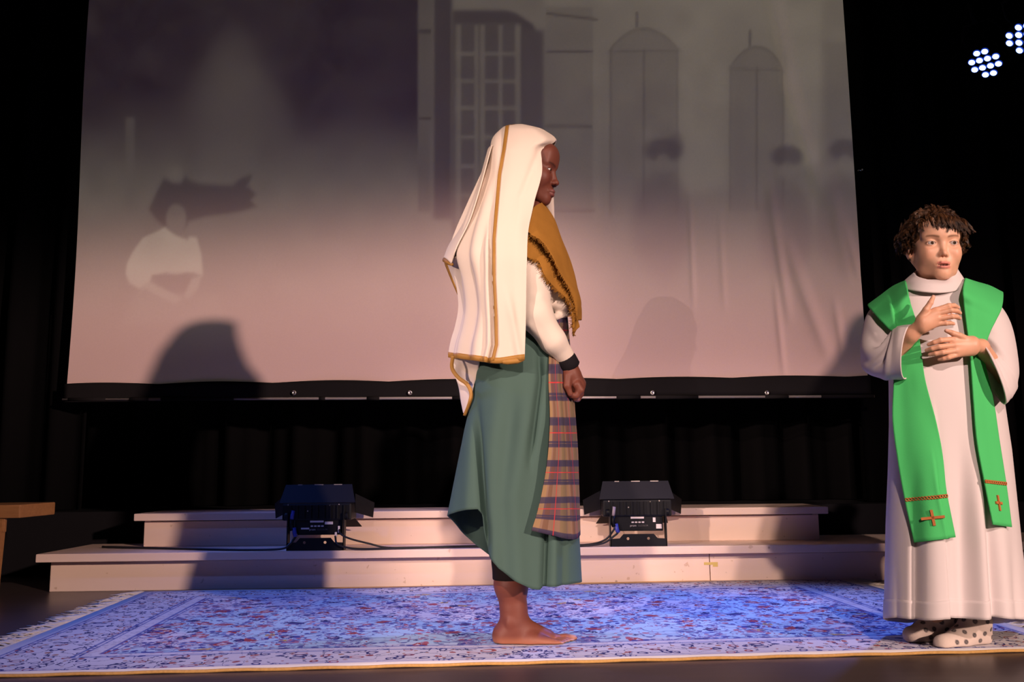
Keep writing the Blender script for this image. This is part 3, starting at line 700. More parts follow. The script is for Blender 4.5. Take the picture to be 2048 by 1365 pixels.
# ------------------------------------------------------------------ LED par cans, upper right
parm = mat('par_can_black', (0.004, 0.004, 0.005), 0.8, spec=0.05)
lensm = mat('lit_blue_led', (0.5, 0.7, 1.0), 0.3, emit=(0.45, 0.68, 1.0), estr=6.0)
flarem = mat('painted_blue_flare', (0.02, 0.05, 0.3), 0.4, emit=(0.03, 0.10, 0.9), estr=0.45)  # blue flare around the lenses imitated by a weak emission colour
def par_can(cpx, cpy, spots, label, aim, dist=4.35, watts=900):
    c = at(cpx, cpy, dist); d = np.array(aim, float) - c; d /= np.linalg.norm(d)
    t = thing('par_can', label, 'stage light', c - d * 0.14, 'blue LED par cans')
    MB().lathe([(-.26, .04), (-.25, .068), (-.05, .078), (-.004, .083)], c, d, 28).obj('can', parm, t, smooth=True)
    a = np.cross(d, [0, 0, 1.0]); a /= np.linalg.norm(a); b = np.cross(a, d)
    pts = [c - d * .12 + a * .090 - b * 0, c - d * .12 + a * .094 + b * .10, c - d * .12 + a * .06 + b * .17, c - d * .12 - a * .06 + b * .17, c - d * .12 - a * .094 + b * .10, c - d * .12 - a * .090]
    MB().tube(pts, .008, 6).obj('yoke', parm, t, smooth=True)
    MB().tube([c - d * .12 + b * .17, c - d * .12 + b * .23 + np.array([0, 0, .06])], .016, 8).obj('hanging_clamp', parm, t, smooth=True)
    for (sx, sy) in spots:
        ray = at(sx, sy, 1.0) - CAMP; k = ((c - CAMP) @ d) / (ray @ d); q = CAMP + ray * k
        MB().lathe([(-.004, .0186), (.0, .0186), (.0008, .0175)], q, d, 20).obj('lens_flare_ring', flarem, t, smooth=True)  # added ring carrying the imitated flare
        MB().lathe([(-.004, .0148), (.002, .0148), (.005, .011), (.007, .006)], q, d, 20).obj('led_lens', lensm, t, smooth=True)
    L = bpy.data.lights.new('par_beam', 'SPOT'); L.energy = watts * .40; L.color = (0.10, 0.22, 1.0); L.spot_size = math.radians(34); L.spot_blend = 0.9; L.shadow_soft_size = .08
    lo = bpy.data.objects.new('par_beam', L); COL.objects.link(lo); lo.location = tuple(c + d * .02); lo.rotation_euler = Vector(d).to_track_quat('-Z', 'Y').to_euler()
S1 = [(1953.5, 107), (1969.5, 103), (1943.5, 125), (1959, 121), (1975, 117), (1991.5, 113), (1949.5, 139.5), (1965, 135.5), (1981, 131.5), (1997, 127.5), (1971, 149.5), (1987, 146)]
S2 = [(2037, 55), (2018.5, 71.5), (2037.5, 70), (2019, 86.5), (2038, 85.5), (2039, 101), (2054, 52), (2055, 68), (2056, 84), (2057, 100), (2073, 70), (2074, 84)]
par_can(1970, 126, S1, 'lower left of two blue LED par cans hung at upper right', (1.0, 3.2, 0.0))
par_can(2047, 77, S2, 'blue LED par can cut by the upper right picture edge', (0.2, 3.4, 0.0), dist=4.0)
def blue_spot(loc, aim, watts, size, col=(0.10, 0.22, 1.0)):
    L = bpy.data.lights.new('par_beam', 'SPOT'); L.energy = watts; L.color = col; L.spot_size = math.radians(size); L.spot_blend = 0.9; L.shadow_soft_size = .08
    lo = bpy.data.objects.new('par_beam', L); COL.objects.link(lo); lo.location = loc; lo.rotation_euler = (Vector(aim) - Vector(loc)).to_track_quat('-Z', 'Y').to_euler()
blue_spot((-2.9, 4.4, 3.3), (-0.5, 3.2, 0.0), 300, 44)          # the matching par can on the left bar, out of frame
blue_spot((-2.9, 0.6, 4.2), (-0.9, 3.3, 0.0), 240, 34)

# ------------------------------------------------------------------ stool at the left edge
oak = bpy.data.materials.new('oiled_pine'); nt, N, K, bs = nodes_of(oak); co = objco(nt)
mp = N.new('ShaderNodeMapping'); mp.inputs['Scale'].default_value = (3, 30, 30); K.new(co, mp.inputs[0])
K.new(mixc(nt, noise(nt, 2.5, 5, mp.outputs[0]), (0.22, 0.09, 0.03), (0.42, 0.20, 0.08)), bs.inputs['Base Color']); bs.inputs['Roughness'].default_value = 0.45
sy0 = 3.92; e = at(41, 1010, sy0); ft = at(3, 1190, sy0); zt = e[2]; xr = e[0]
st = thing('wooden_stool', 'plain pine stool cut by the left picture edge', 'stool', (xr - .2, sy0 + .15, 0))
zk = zt - at(41, 1037, sy0)[2]
MB().box((xr - .42, sy0, zt - zk), (xr, sy0 + .30, zt), .006).obj('seat', oak, st)
xl = at(5, 1060, sy0 + .03)[0]
for sx in (0, 1):
    for sy_ in (0, 1):
        x = xl - .020 if sx else xr - .42 + .05; y = sy0 + .03 + .21 * sy_
        x -= .17 * sy_; spl = -.012 if sx else 0
        V = []; 
        for (z, dx) in ((0.0, spl), (zt - zk, 0)):
            V += [(x + dx - .018, y - .015, z), (x + dx + .025, y - .015, z), (x + dx + .025, y + .018, z), (x + dx - .018, y + .018, z)]
        MB().add(V, [(0, 1, 5, 4), (1, 2, 6, 5), (2, 3, 7, 6), (3, 0, 4, 7), (4, 5, 6, 7), (3, 2, 1, 0)]).obj('leg', oak, st)
MB().box((xr - .40, sy0 + .02, zt - zk - .06), (xl + .012, sy0 + .04, zt - zk), .003).obj('apron', oak, st)
MB().box((xl - .055, sy0 + .005, .002), (xl - .004, sy0 + .05, .075), .004).obj('foot_block', oak, st)
MB().box((xr - .40, sy0 + .005, .002), (xr - .35, sy0 + .29, .075), .004).obj('foot_block', oak, st)

# ================================================================== PEOPLE
def head_ops(fat=0.0, nose=1.0, lips=1.0, jaw=1.0, eye=31.0, open_=0.0, eyeh=5.0, child=0):
    """head in millimetres: x forward, y to its left, z up, origin between the eyes' level and the skull centre"""
    O = []
    u = lambda fn, k: O.append(('u', fn, k)); s = lambda fn, k: O.append(('s', fn, k))
    u(ell((-10, 0, 34), (96, 73, 78)), 0)
    u(ell((26, 0, -30), (60, 55 + fat, 72)), 30)
    for q in (-1, 1):
        u(cap((-2, q * 54, -40), (34, q * (46 + fat) * jaw, -80), 15, 15), 28); u(cap((34, q * (44 + fat) * jaw, -80), (68, q * 11, -98), 15, 13), 26)
        u(ell((52, q * 38, -32), (32, 24 + fat * .5, 30)), 28)
        u(cap((80, q * 10, 16), (68, q * 44, 18), 8, 7), 18)
    u(ell((75, 0, -98), (14, 17, 13)), 14)
    u(ell((68, 0, -70), (23, 28, 26)), 20)
    u(ell((66, 0, 52), (26, 50, 34)), 30)
    for q in (-1, 1): s(ell((97, q * eye, -3), (16, 18, 12)), 14)
    for q in (-1, 1): u(ell((72, q * eye, -3), (14.6, 15.5, 14.2)), 4)
    # nose
    nt_ = 101 - 6 * child
    u(cap((82 - child, 0, 2), (nt_ - 3, 0, -34), 7.0, 8.0 * nose), 10); u(ell((nt_, 0, -37), (9.5, 10.5 * nose, 9)), 6)
    for q in (-1, 1): u(ell((nt_ - 8, q * 11.0 * nose, -41), (8.5, 6.5 * nose, 7)), 5)
    for q in (-1, 1): s(ell((nt_ - 2, q * 6.0 * nose, -48), (6, 3.4, 4.6)), 2)
    # lips
    for q in (-1, 1):
        u(cap((82, q * 22, -71), (92 + 2 * lips, q * 7, -65.5), 3.0, 4.6 * lips), 4); u(cap((92 + 2 * lips, q * 7, -65.5), (93 + 2 * lips, 0, -66.5), 4.6 * lips, 4.6 * lips), 3)
        u(cap((82, q * 20, -73 - open_), (90 + 2 * lips, q * 7, -77 - open_), 3.4, 5.6 * lips), 4); u(cap((90 + 2 * lips, q * 7, -77 - open_), (91 + 2 * lips, 0, -77.5 - open_), 5.6 * lips, 6 * lips), 3)
        s(cap((84, q * 22, -71.5), (103, 0, -71.3), 0.9, 1.1), 1.2)
    if open_: s(ell((96, 0, -72 - open_ * .5), (12, 15, 1.2 + open_)), 1.5)
    # ears
    R = np.array(Matrix.Rotation(math.radians(-12), 3, 'Y'))
    for q in (-1, 1):
        u(ell((-10, q * 75, -8), (17, 6.5, 29), R), 5); s(ell((-6, q * 82, -4), (9, 5.5, 17), R), 3); u(ell((3, q * 74, -8), (5, 4, 8)), 3)
    # eyelid openings
    for q in (-1, 1): s(ell((88, q * (eye + 1.0), -3), (13, 13.2, eyeh)), 1.0)
    # neck
    u(cap((-14, 0, -50), (-26, 0, -150), 47, 46), 22); u(cap((-26, 0, -150), (-32, 0, -210), 46, 52), 10)
    return O
def eyeball(name, parent, M, o, sc, eye, q, gaze, iris, r=12.3):
    n = 40; th = np.linspace(0, math.pi, n); ph = np.linspace(0, 2 * math.pi, 2 * n, endpoint=False)
    g = np.array(gaze, float); g /= np.linalg.norm(g); a = np.cross(g, [0, 0, 1.0]); a /= np.linalg.norm(a); b = np.cross(a, g)
    D = np.array([[math.cos(t) * g + math.sin(t) * (math.cos(p) * a + math.sin(p) * b) for p in ph] for t in th])
    rr = r * (1 + 0.06 * np.exp(-(th / 0.35) ** 2))[:, None, None]
    V = np.array([73.2, q * eye, -3]) + D * rr
    ang = np.broadcast_to(th[:, None], D.shape[:2])
    T = np.where((ang < .17)[..., None], (0.004, 0.003, 0.003), np.where((ang < .46)[..., None], iris, (0.50, 0.45, 0.43)))
    T = np.where(((ang > .40) & (ang < .48))[..., None], np.array(iris) * .4, T)
    return mesh_obj(name, (V.reshape(-1, 3) * sc / 1000) @ M.T + o, gfaces(n, 2 * n, True), MATS['eye_wet'], parent, tint=T.reshape(-1, 3))
attr_mat('eye_wet', rough=0.08, spec=0.6, var=0.02)
def brow_mask(V, eye, lift=0.0):
    """eyebrow hairs on the head surface (local mm)"""
    y = np.abs(V[:, 1]); c = 15 + lift + 5 * np.sin(np.clip((y - 12) / 36, 0, 1) * 2.2) - 2
    return np.exp(-((V[:, 2] - c) / 3.2) ** 2) * sstep(y, 9, 15) * (1 - sstep(y, 44, 52)) * (V[:, 0] > 45)
def face_tint(V, skin, lip, brow, eye, open_=0.0, browk=0.85, lash=(0.02, 0.01, 0.01), eyeh=5.0, teeth=False, lift=0.0):
    V = np.asarray(V); T = np.tile(np.array(skin, float), (len(V), 1)); sk = np.array(skin)
    x, y, z = V.T
    def mx(mk, c): nonlocal T; T = T * (1 - mk[:, None]) + np.array(c) * mk[:, None]
    ch = np.exp(-(((x - 72) / 30) ** 2 + ((np.abs(y) - 40) / 16) ** 2 + ((z + 35) / 18) ** 2)); mx(ch * .35, sk * np.array([1.05, .72, .7]))
    mx(np.exp(-(((x - 104) / 12) ** 2 + (y / 13) ** 2 + ((z + 40) / 12) ** 2)) * .3, sk * np.array([1.02, .78, .76]))
    lu = np.exp(-((z + 66.5) / 4.2) ** 4 ) * (np.abs(y) < 21) * (x > 82); ll = np.exp(-((z + 77 + open_) / 5.2) ** 4) * (np.abs(y) < 19) * (x > 82)
    tap = 1 - sstep(np.abs(y), 16, 22)
    mx(np.clip(lu + ll, 0, 1) * tap * .85, lip)
    if open_:
        mk = (np.abs(z + 72 + open_ * .5) < 1.2 + open_) * (x < 90.5) * (x > 70) * (np.abs(y) < 16)
        mx(mk * 1.0, (0.10, 0.02, 0.02))
        if teeth: mx(mk * (z > -72.5 - open_ * .3) * (np.abs(y) < 8) * (np.abs(y) > .7), (0.75, 0.68, 0.6))
    else: mx(np.exp(-((z + 71.3) / 1.2) ** 2) * (np.abs(y) < 21) * (x > 80) * .8, np.array(lip) * .3)
    mx(brow_mask(V, eye, lift) * browk, brow)
    # lash line along the lid opening
    ee = np.hypot((np.abs(y) - eye - 1) / 13.2, (z + 3) / eyeh)
    mx(np.exp(-((ee - 1.02) / .16) ** 2) * (x > 70) * np.where(z > -3, .9, .45), lash)
    mx(np.exp(-(((np.abs(y) - 6.5) / 4.5) ** 2 + ((z + 49) / 3) ** 2)) * (x > 90) * .7, sk * .25)
    mx(np.exp(-(((np.abs(y) - eye) / 17) ** 2 + ((z + 13) / 5) ** 2)) * (x > 60) * .25, sk * np.array([.8, .62, .62]))
    return T
def frame(fwd, up):
    f = np.array(fwd, float); f /= np.linalg.norm(f); l = np.cross(up, f); l /= np.linalg.norm(l); u = np.cross(f, l)
    return np.stack([f, l, u], 1)          # columns: local x, y, z in the world
def chain(pts, rad, k=0.004):
    return [('u', cap(pts[i], pts[i + 1], rad[i], rad[i + 1]), k if i else k) for i in range(len(pts) - 1)]
def bounds(ops_pts, pad): p = np.array(ops_pts); return p.min(0) - pad, p.max(0) + pad

# ------------------------------------------------------------------ girl in the veil
GY = 2.83; gp = GY / F
def W(px, py, dy=0.0): return at(px, py, GY + dy)
girl = thing('person', 'person in long cream veil, mustard shawl and green skirt, standing barefoot in profile', 'person', (0.03, GY, RT))
attr_mat('deep_brown_skin', rough=0.52, spec=0.3, sss=0.05, bmp=0.06, bscale=900)
GS = (0.135, 0.040, 0.025)
# head
tilt = math.radians(-11)
Mg = frame((math.cos(tilt), -0.27, math.sin(tilt)), (0, 0, 1)); gs = 0.98
eo = W(1101, 340, -0.05)                                   # near eye
og = eo - (np.array([83, -31, -3]) * gs / 1000) @ Mg.T
ho = head_ops(fat=0, nose=1.10, lips=1.22, jaw=.86, eyeh=3.7)
hv, hf = sdf_mesh(ho, (-115, -92, -170), (120, 92, 118), 2.0); hv = relax(hv, hf, 1, .35)
ht = face_tint(hv, GS, (0.17, 0.055, 0.05), (0.02, 0.01, 0.008), 31, browk=.7, eyeh=3.7)
parts = [((hv * gs / 1000) @ Mg.T + og, hf, ht)]
# torso, arms and legs under the clothes
sh = lambda px, py, dy, r: (W(px, py, dy), r)
core = []
core += [('u', ell(W(1062, 545, 0), (.095, .13, .19)), 0), ('u', ell(W(1045, 720, 0), (.08, .085, .14)), .06), ('u', cap(W(1060, 430, 0), W(1062, 470, 0), .052, .07), .03)]
for dy in (-1, 1):
    core += [('u', cap(W(1048, 486, dy * .112), W(1070, 630, dy * .13), .036, .033), .03), ('u', cap(W(1070, 630, dy * .13), W(1138, 728, dy * .08), .033, .022), .02)]
    core += [('u', cap(W(1040, 760, dy * .06), W(1030, 990, dy * .058), .075, .052), .04), ('u', cap(W(1030, 990, dy * .058), W(1021, 1110, dy * .058), .052, .045), .03)]
cv_, cf_ = sdf_mesh(core, (-.30, GY - .32, .1), (.32, GY + .32, 1.42), .008); parts.append((cv_, cf_, GS))
# hands: the near one laid over the far one, fingers curled down
def H(px, py, dy): return W(px, py, dy - .030)
hd = [('u', cap(H(1137, 727, -.05), H(1143, 748, -.045), .024, .026), 0), ('u', cap(H(1141, 748, -.05), H(1153, 772, -.04), .028, .028), .012),
      ('u', cap(H(1146, 752, -.03), H(1158, 768, -.015), .024, .022), .012)]
for i, dy in enumerate((-.066, -.048, -.028, -.008)):
    kx = 1158 - i * 1.0; ky = 772 - i * 3
    hd += chain([H(kx - 4, ky - 2, dy), H(kx + 3, ky + 9, dy), H(kx - 5, ky + 20, dy + .003), H(kx - 15, ky + 20, dy + .008)], [.0135, .0112, .0098, .0085], .005)
hd += chain([H(1136, 752, -.068), H(1134, 772, -.072), H(1140, 788, -.068)], [.0135, .0115, .009], .006)
hd += chain([H(1152, 775, .02), H(1160, 788, .012), H(1155, 797, -.002), H(1149, 798, -.02)], [.013, .0115, .0105, .0085], .006)
hd += [('u', cap(H(1142, 735, .10), H(1150, 770, .035), .024, .026), .006)]
pv, pf = sdf_mesh(hd, *bounds([H(1120, 815, -.1), H(1180, 715, .09)], .01), .0022)
pt = np.tile(GS, (len(pv), 1)); nl = np.exp(-(np.linalg.norm(pv - H(1156, 799, -.012), axis=1) / .006) ** 2); pt = pt * (1 - nl[:, None]) + np.array((0.45, 0.2, 0.17)) * nl[:, None]
parts.append((pv, pf, pt))
# lower legs and bare feet
def foot(dy, dx=0):
    A = lambda px, py, d=0.0: W(px + dx, py, dy + d)
    o = [('u', cap(A(1021, 1120), A(1022, 1170), .050, .0475), 0), ('u', cap(A(1022, 1170), A(1027, 1222), .0475, .0365), .02), ('u', cap(A(1027, 1222), A(1026, 1255), .0365, .036), .02),
         ('u', ell(A(1008, 1271), (.034, .030, .038)), .02), ('u', cap(A(1012, 1275, -.004), A(1060, 1283, -.018), .031, .024), .02),
         ('u', cap(A(1030, 1250), A(1092, 1274, .012), .034, .022), .025), ('u', cap(A(1060, 1283, -.018), A(1108, 1288, -.028), .024, .014), .015), ('u', cap(A(1060, 1275, .01), A(1112, 1281, .025), .026, .018), .015),
         ('u', ell(A(1021, 1247, -.034), (.012, .008, .013)), .012)]
    toes = [((1108, 1289, -.032), (1126, 1292, -.030), .0100), ((1112, 1288, -.018), (1134, 1291.5, -.014), .0103), ((1114, 1286, -.004), (1140, 1289.5, -.001), .0107), ((1115, 1284, .010), (1146, 1286.5,   .014), .0112), ((1114, 1281, .029), (1146, 1280, .034), .0150)]
    nails = []
    for a, b, r in toes:
        mid = tuple((np.array(a) + np.array(b)) / 2 + np.array([0, -2.6, 0]))
        o += chain([A(*a), A(*mid), A(*b)], [r * 1.1, r * .95, r * .95], .0022); nails.append((A(*b) + np.array([.002, -.002, r * .9]), r * .8))
    o.append(('s', half((0, 0, 1), RT + .001), .004))
    pts = [A(985, 1300, -.1), A(1160, 1080, .1)]
    v, f = sdf_mesh(o, (min(p[0] for p in pts) - .05, GY + dy - .09, RT - .01), (max(p[0] for p in pts) + .03, GY + dy + .09, A(1021, 1105)[2]), .0026)
    t = np.tile(np.array(GS) * 1.12, (len(v), 1))
    sole = sstep(-v[:, 2], -(RT + .028), -(RT + .004)); t = t * (1 - .6 * sole[:, None]) + np.array((0.42, 0.16, 0.085)) * .6 * sole[:, None]
    for c, r in nails:
        k = np.exp(-(np.linalg.norm((v - c) / np.array([1.1, 1.0, .8]), axis=1) / r) ** 4) * .7; t = t * (1 - k[:, None]) + np.array((0.5, 0.3, 0.24)) * k[:, None]
    return v, f, t
parts.append(foot(-.055)); parts.append(foot(.062, 2))
V, Fc, T = join(parts)
mesh_obj('body', V, Fc, MATS['deep_brown_skin'], girl, tint=T)
for q in (-1, 1): eyeball('eye', girl, Mg, og, gs, 31, q, (1, -.16, -.06), (0.03, 0.012, 0.008))
# leggings
leg = [('u', cap(W(1030, 1000, d), W(1021, 1120, d), .062, .0560), .0) for d in (-.055, .062)] + [('u', cap(W(1021, 1120, d), W(1021, 1175, d), .0560, .0535), .01) for d in (-.055, .062)]
leg.append(('s', half((0, 0, 1), W(1021, 1160, -.05)[2]), .001))
lv, lf = sdf_mesh(leg, (-.12, GY - .14, .15), (.12, GY + .15, .6), .005)
mesh_obj('leggings', lv, lf.tolist(), mat('black_legging_knit', (0.012, 0.008, 0.007), 0.8, spec=.1), girl, label='black leggings ending above the ankle')

cream = mat('cream_veil_cotton', (0.66, 0.56, 0.475), 0.85, spec=0.15, var=.04, scale=3, bmp=.15, bscale=700)
gold = mat('old_gold_ribbon', (0.34, 0.17, 0.035), 0.55, spec=.3, var=.12, scale=60)
# blouse: torso and both sleeves
bl = [('u', ell(W(1066, 540, 0), (.096, .120, .16)), 0), ('u', ell(W(1088, 590, 0), (.084, .11, .08)), .05), ('u', ell(W(1058, 470, 0), (.06, .12, .05)), .05)]
for dy in (-1, 1):
    bl += [('u', cap(W(1048, 486, dy * .115), W(1064, 560, dy * .128), .050, .050), .03), ('u', cap(W(1064, 560, dy * .128), W(1072, 630, dy * .135), .050, .050), .03),
           ('u', cap(W(1072, 632, dy * .140), W(1106, 682, dy * .125), .048, .039), .02), ('u', cap(W(1106, 682, dy * .125), W(1132, 716, dy * .090), .039, .029), .015)]
    bl += [('u', cap(W(1076, 600, dy * .170), W(1104, 660, dy * .150), .010, .006), .02), ('u', cap(W(1062, 650, dy * .168), W(1098, 690, dy * .145), .009, .006), .016), ('u', cap(W(1100, 668, dy * .155), W(1122, 694, dy * .125), .006, .004), .014)]
bl.append(('s', (lambda p: np.maximum(p[..., 2] - W(1100, 634, 0)[2], np.abs(p[..., 1] - GY) - .07)), .015))
bl += [('u', ell(W(1115, 618, -.02), (.042, .085, .030)), .012), ('u', cap(W(1112, 634, -.09), W(1137, 628, -.04), .012, .009), .012)]
bv, bf = sdf_mesh(bl, (-.16, GY - .26, W(1100, 770, 0)[2]), (.30, GY + .26, W(1060, 415, 0)[2]), .004); bv = relax(bv, bf, 2, .4)
mesh_obj('blouse', bv, bf.tolist(), cream, girl, label='cream long-sleeved blouse')
for dy in (-1, 1):
    a = W(1128, 712, dy * .092); b = W(1143, 737, dy * .079)
    MB().tube([a + (b - a) * t for t in (0, .3, .6, .9, 1)], [.030, .0325, .032, .0315, .027], 20).obj('cuff', mat('black_knit_cuff', (0.010, 0.008, 0.010), .85, spec=.1), girl, smooth=True, label='black knitted cuff')

# skirt: wrapped, hem rising to the back
xb_s = [(560, 985), (640, 968), (715, 957), (760, 950), (830, 938), (900, 923), (960, 911), (1030, 897), (1190, 868)]
xr_s = [(560, 1118), (640, 1128), (715, 1136), (800, 1142), (830, 1146), (900, 1151), (960, 1153), (1060, 1156), (1190, 1163)]
w_s = [(560, .10), (640, .105), (720, .128), (850, .168), (1000, .19), (1190, .20)]
hn = [(860, 1034), (897, 1030), (915, 1024), (935, 1020), (955, 1019), (964, 1030), (970, 1055), (977, 1085), (986, 1110), (1010, 1138), (1040, 1162), (1072, 1179), (1086, 1181), (1092, 1176), (1125, 1172), (1165, 1165)]
hfar = [(860, 1032), (897, 1031), (910, 1046), (930, 1064), (960, 1090), (985, 1108), (1030, 1135), (1080, 1160), (1165, 1165)]
NTH, NV = 260, 90
TH = np.linspace(0, 2 * math.pi, NTH, endpoint=False)
def skirt_pt(th, k):
    c, s_ = math.cos(th), math.sin(th)
    cc = abs(c) ** .9 * (1 if c > 0 else -1); ss = abs(s_) ** .85 * (1 if s_ > 0 else -1)
    xh = 897 + (1161 - 897) * (cc * .5 + .5)
    hem = interp(xh, hn) if s_ < 0 else interp(xh, hfar)
    py = 575 + (hem - 575) * k
    xb_, xr_ = interp(py, xb_s), interp(py, xr_s); px = (xb_ + xr_) / 2 + (xr_ - xb_) / 2 * cc
    dy = interp(py, w_s) * ss
    # folds
    g = sstep(py, 700, 880); d = 0.0
    if s_ < 0:
        def groove(pts, wd, dep): return dep * math.exp(-((px - np.interp(py, [p[0] for p in pts], [p[1] for p in pts])) / wd) ** 2)
        d -= groove([(780, 952), (860, 956), (1020, 967), (1060, 972)], 8, .040) * sstep(py, 760, 900)
        d += groove([(780, 940), (900, 938), (1020, 935)], 14, .016) * sstep(py, 780, 900)
        d -= groove([(690, 1078), (760, 1082), (860, 1068), (920, 1060)], 7, .022) * sstep(py, 680, 740) * (1 - sstep(py, 860, 960))
        d += groove([(700, 1060), (800, 1052), (1000, 1020), (1180, 1030)], 22, .020) * g
        d -= groove([(760, 1030), (900, 1022), (1000, 1008), (1100, 1016)], 20, .014) * sstep(py, 760, 860)
        d += groove([(760, 1000), (900, 985), (1100, 990)], 20, .012) * g
        d -= groove([(1000, 1097), (1080, 1094), (1180, 1090)], 7, .026) * sstep(py, 1000, 1090)
        d += groove([(1060, 1110), (1180, 1108)], 8, .012) * sstep(py, 1040, 1100)
        d -= groove([(1060, 1128), (1180, 1126)], 6, .010) * sstep(py, 1040, 1100)
    else: d += .012 * math.sin(th * 9) * g
    pt = at(px, py, GY + dy)
    return pt + np.array([cc * .35, ss, 0]) * d
G = np.array([[skirt_pt(t, k) for t in TH] for k in np.linspace(0, 1, NV)])
green = mat('bottle_green_twill', (0.056, 0.102, 0.086), 0.8, spec=.2, var=.06, scale=3, bmp=.2, bscale=900)
cloth('skirt', G, green, girl, thick=.003, closed=True, label='bottle green wrap skirt')
SK = G
# apron
def arow(py, xs, dys, pys=None):
    return [(x, py if pys is None else pys[i], GY + d) for i, (x, d) in enumerate(zip(xs, dys))]
rows = [arow(628, (1114, 1120, 1128, 1134, 1128), (-.09, -.085, -.06, 0, .06)),
        arow(690, (1100, 1110, 1122, 1139, 1134), (-.105, -.10, -.075, 0, .06)),
        arow(760, (1097, 1109, 1126, 1145, 1138), (-.135, -.128, -.095, 0, .07)),
        arow(830, (1100, 1114, 1131, 1150, 1142), (-.165, -.152, -.110, 0, .08)),
        arow(900, (1097, 1115, 1136, 1155, 1146), (-.196, -.180, -.125, 0, .09)),
        arow(960, (1089, 1111, 1140, 1157, 1149), (-.206, -.188, -.128, 0, .09)),
        arow(1020, (1076, 1106, 1144, 1159, 1151), (-.216, -.196, -.130, 0, .09)),
        arow(0, (1063, 1101, 1147, 1160, 1153), (-.222, -.203, -.135, 0, .09), (1062, 1071, 1080, 1070, 1070))]
AG = patch(pxgrid(rows), 60, 70)
uu = np.linspace(0, 1, 70); crease_ = -.012 * np.exp(-((uu - .46) / .03) ** 2) + .008 * np.exp(-((uu - .38) / .06) ** 2)
AG = AG + gnormals(AG) * 0 + np.array([0, -1, 0]) * (crease_[None, :, None] * np.linspace(.2, 1, 60)[:, None, None])
AG = lay_over(AG, depth_map([SK[:, NTH // 2:]]), .006)
# plaid cloth, woven by position across and down the panel
pm = bpy.data.materials.new('tartan_wool'); nt, N, K, bs = nodes_of(pm)
uvn = N.new('ShaderNodeUVMap'); uvn.uv_map = 'UVMap'; sp = N.new('ShaderNodeSeparateXYZ'); K.new(uvn.outputs[0], sp.inputs[0])
fu = mathn(nt, 'FRACT', mathn(nt, 'MULTIPLY', sp.outputs[0], 1 / .135)); fv = mathn(nt, 'FRACT', mathn(nt, 'MULTIPLY', sp.outputs[1], 1 / .135))
def bnd(x, a, b, s=.012): return mathn(nt, 'MULTIPLY', ramp(nt, x, a - s, a + s), mathn(nt, 'SUBTRACT', 1.0, ramp(nt, x, b - s, b + s)))
MAUVE = (0.115, 0.068, 0.078); KHAKI = (0.30, 0.19, 0.085); NAVYP = (0.035, 0.032, 0.070); OLIVE = (0.15, 0.12, 0.055)
c0 = mixc(nt, bnd(fv, .55, .93), MAUVE, (0.22, 0.135, 0.095))
c0 = mixc(nt, mathn(nt, 'MULTIPLY', bnd(fu, .02, .22), .65), c0, KHAKI); c0 = mixc(nt, mathn(nt, 'MULTIPLY', bnd(fu, .28, .42), .55), c0, (0.12, 0.055, 0.03)); c0 = mixc(nt, mathn(nt, 'MULTIPLY', bnd(fu, .74, .98), .55), c0, OLIVE)
c0 = mixc(nt, mathn(nt, 'MULTIPLY', mathn(nt, 'MAXIMUM', bnd(fv, .40, .58), bnd(fv, .90, .99)), .85), c0, NAVYP)
c0 = mixc(nt, mathn(nt, 'MULTIPLY', bnd(fv, .0, .05), .85), c0, NAVYP)
c0 = mixc(nt, mathn(nt, 'MULTIPLY', mathn(nt, 'MAXIMUM', bnd(fv, .225, .25, .006), bnd(fu, .565, .59, .006)), .8), c0, (0.50, 0.035, 0.04))
K.new(c0, bs.inputs['Base Color']); bs.inputs['Roughness'].default_value = .9; bs.inputs['Specular IOR Level'].default_value = .1
bump(nt, bs, noise(nt, 900, 2, uvn.outputs[0]), .3)
dw = np.linalg.norm(np.diff(AG[-1], axis=0), axis=1); su = np.concatenate([[0], np.cumsum(dw)])
dh = np.linalg.norm(np.diff(AG[:, 35], axis=0), axis=1); sv = np.concatenate([[0], np.cumsum(dh)])
uva = np.stack(np.meshgrid(su + .01, sv[::-1] + .060, indexing='xy'), -1)
mesh_obj('apron', AG.reshape(-1, 3), gfaces(60, 70), pm, girl, solid=.003, uv=uva.reshape(-1, 2), label='tartan apron panel in mauve, navy and khaki')

# veil
XBv = [(249, 1036), (252, 1012), (258, 1003), (268, 994), (282, 985), (308, 977), (342, 966), (395, 944), (455, 920), (500, 905), (528, 908), (560, 918), (610, 924), (640, 921), (685, 908), (720, 903)]
XFv = [(249, 1044), (252, 1060), (258, 1082), (268, 1100), (277, 1112), (284, 1110), (292, 1094), (300, 1083), (345, 1084), (365, 1080), (395, 1071), (425, 1064), (450, 1058), (480, 1055), (560, 1053), (640, 1052), (720, 1049)]
XF2 = [(249, 1044), (252, 1060), (258, 1082), (268, 1100), (277, 1112), (284, 1112), (300, 1104), (345, 1104), (385, 1107), (420, 1109), (450, 1112), (500, 1100), (560, 1080), (720, 1060)]
Wv = [(249, .004), (252, .035), (258, .060), (268, .078), (282, .092), (308, .104), (345, .112), (395, .135), (455, .185), (515, .215), (600, .220), (720, .21)]
WFv = [(249, .002), (252, .012), (258, .016), (268, .014), (277, .006), (284, .022), (292, .055), (300, .078), (345, .100), (395, .128), (430, .165), (455, .190), (515, .210), (600, .212), (720, .20)]
PYV = [249, 250.5, 253, 258, 265, 273, 280, 286, 293, 302, 320, 345, 370, 395, 425, 455, 485, 515, 560, 610, 650, 685, 720]
rows = []
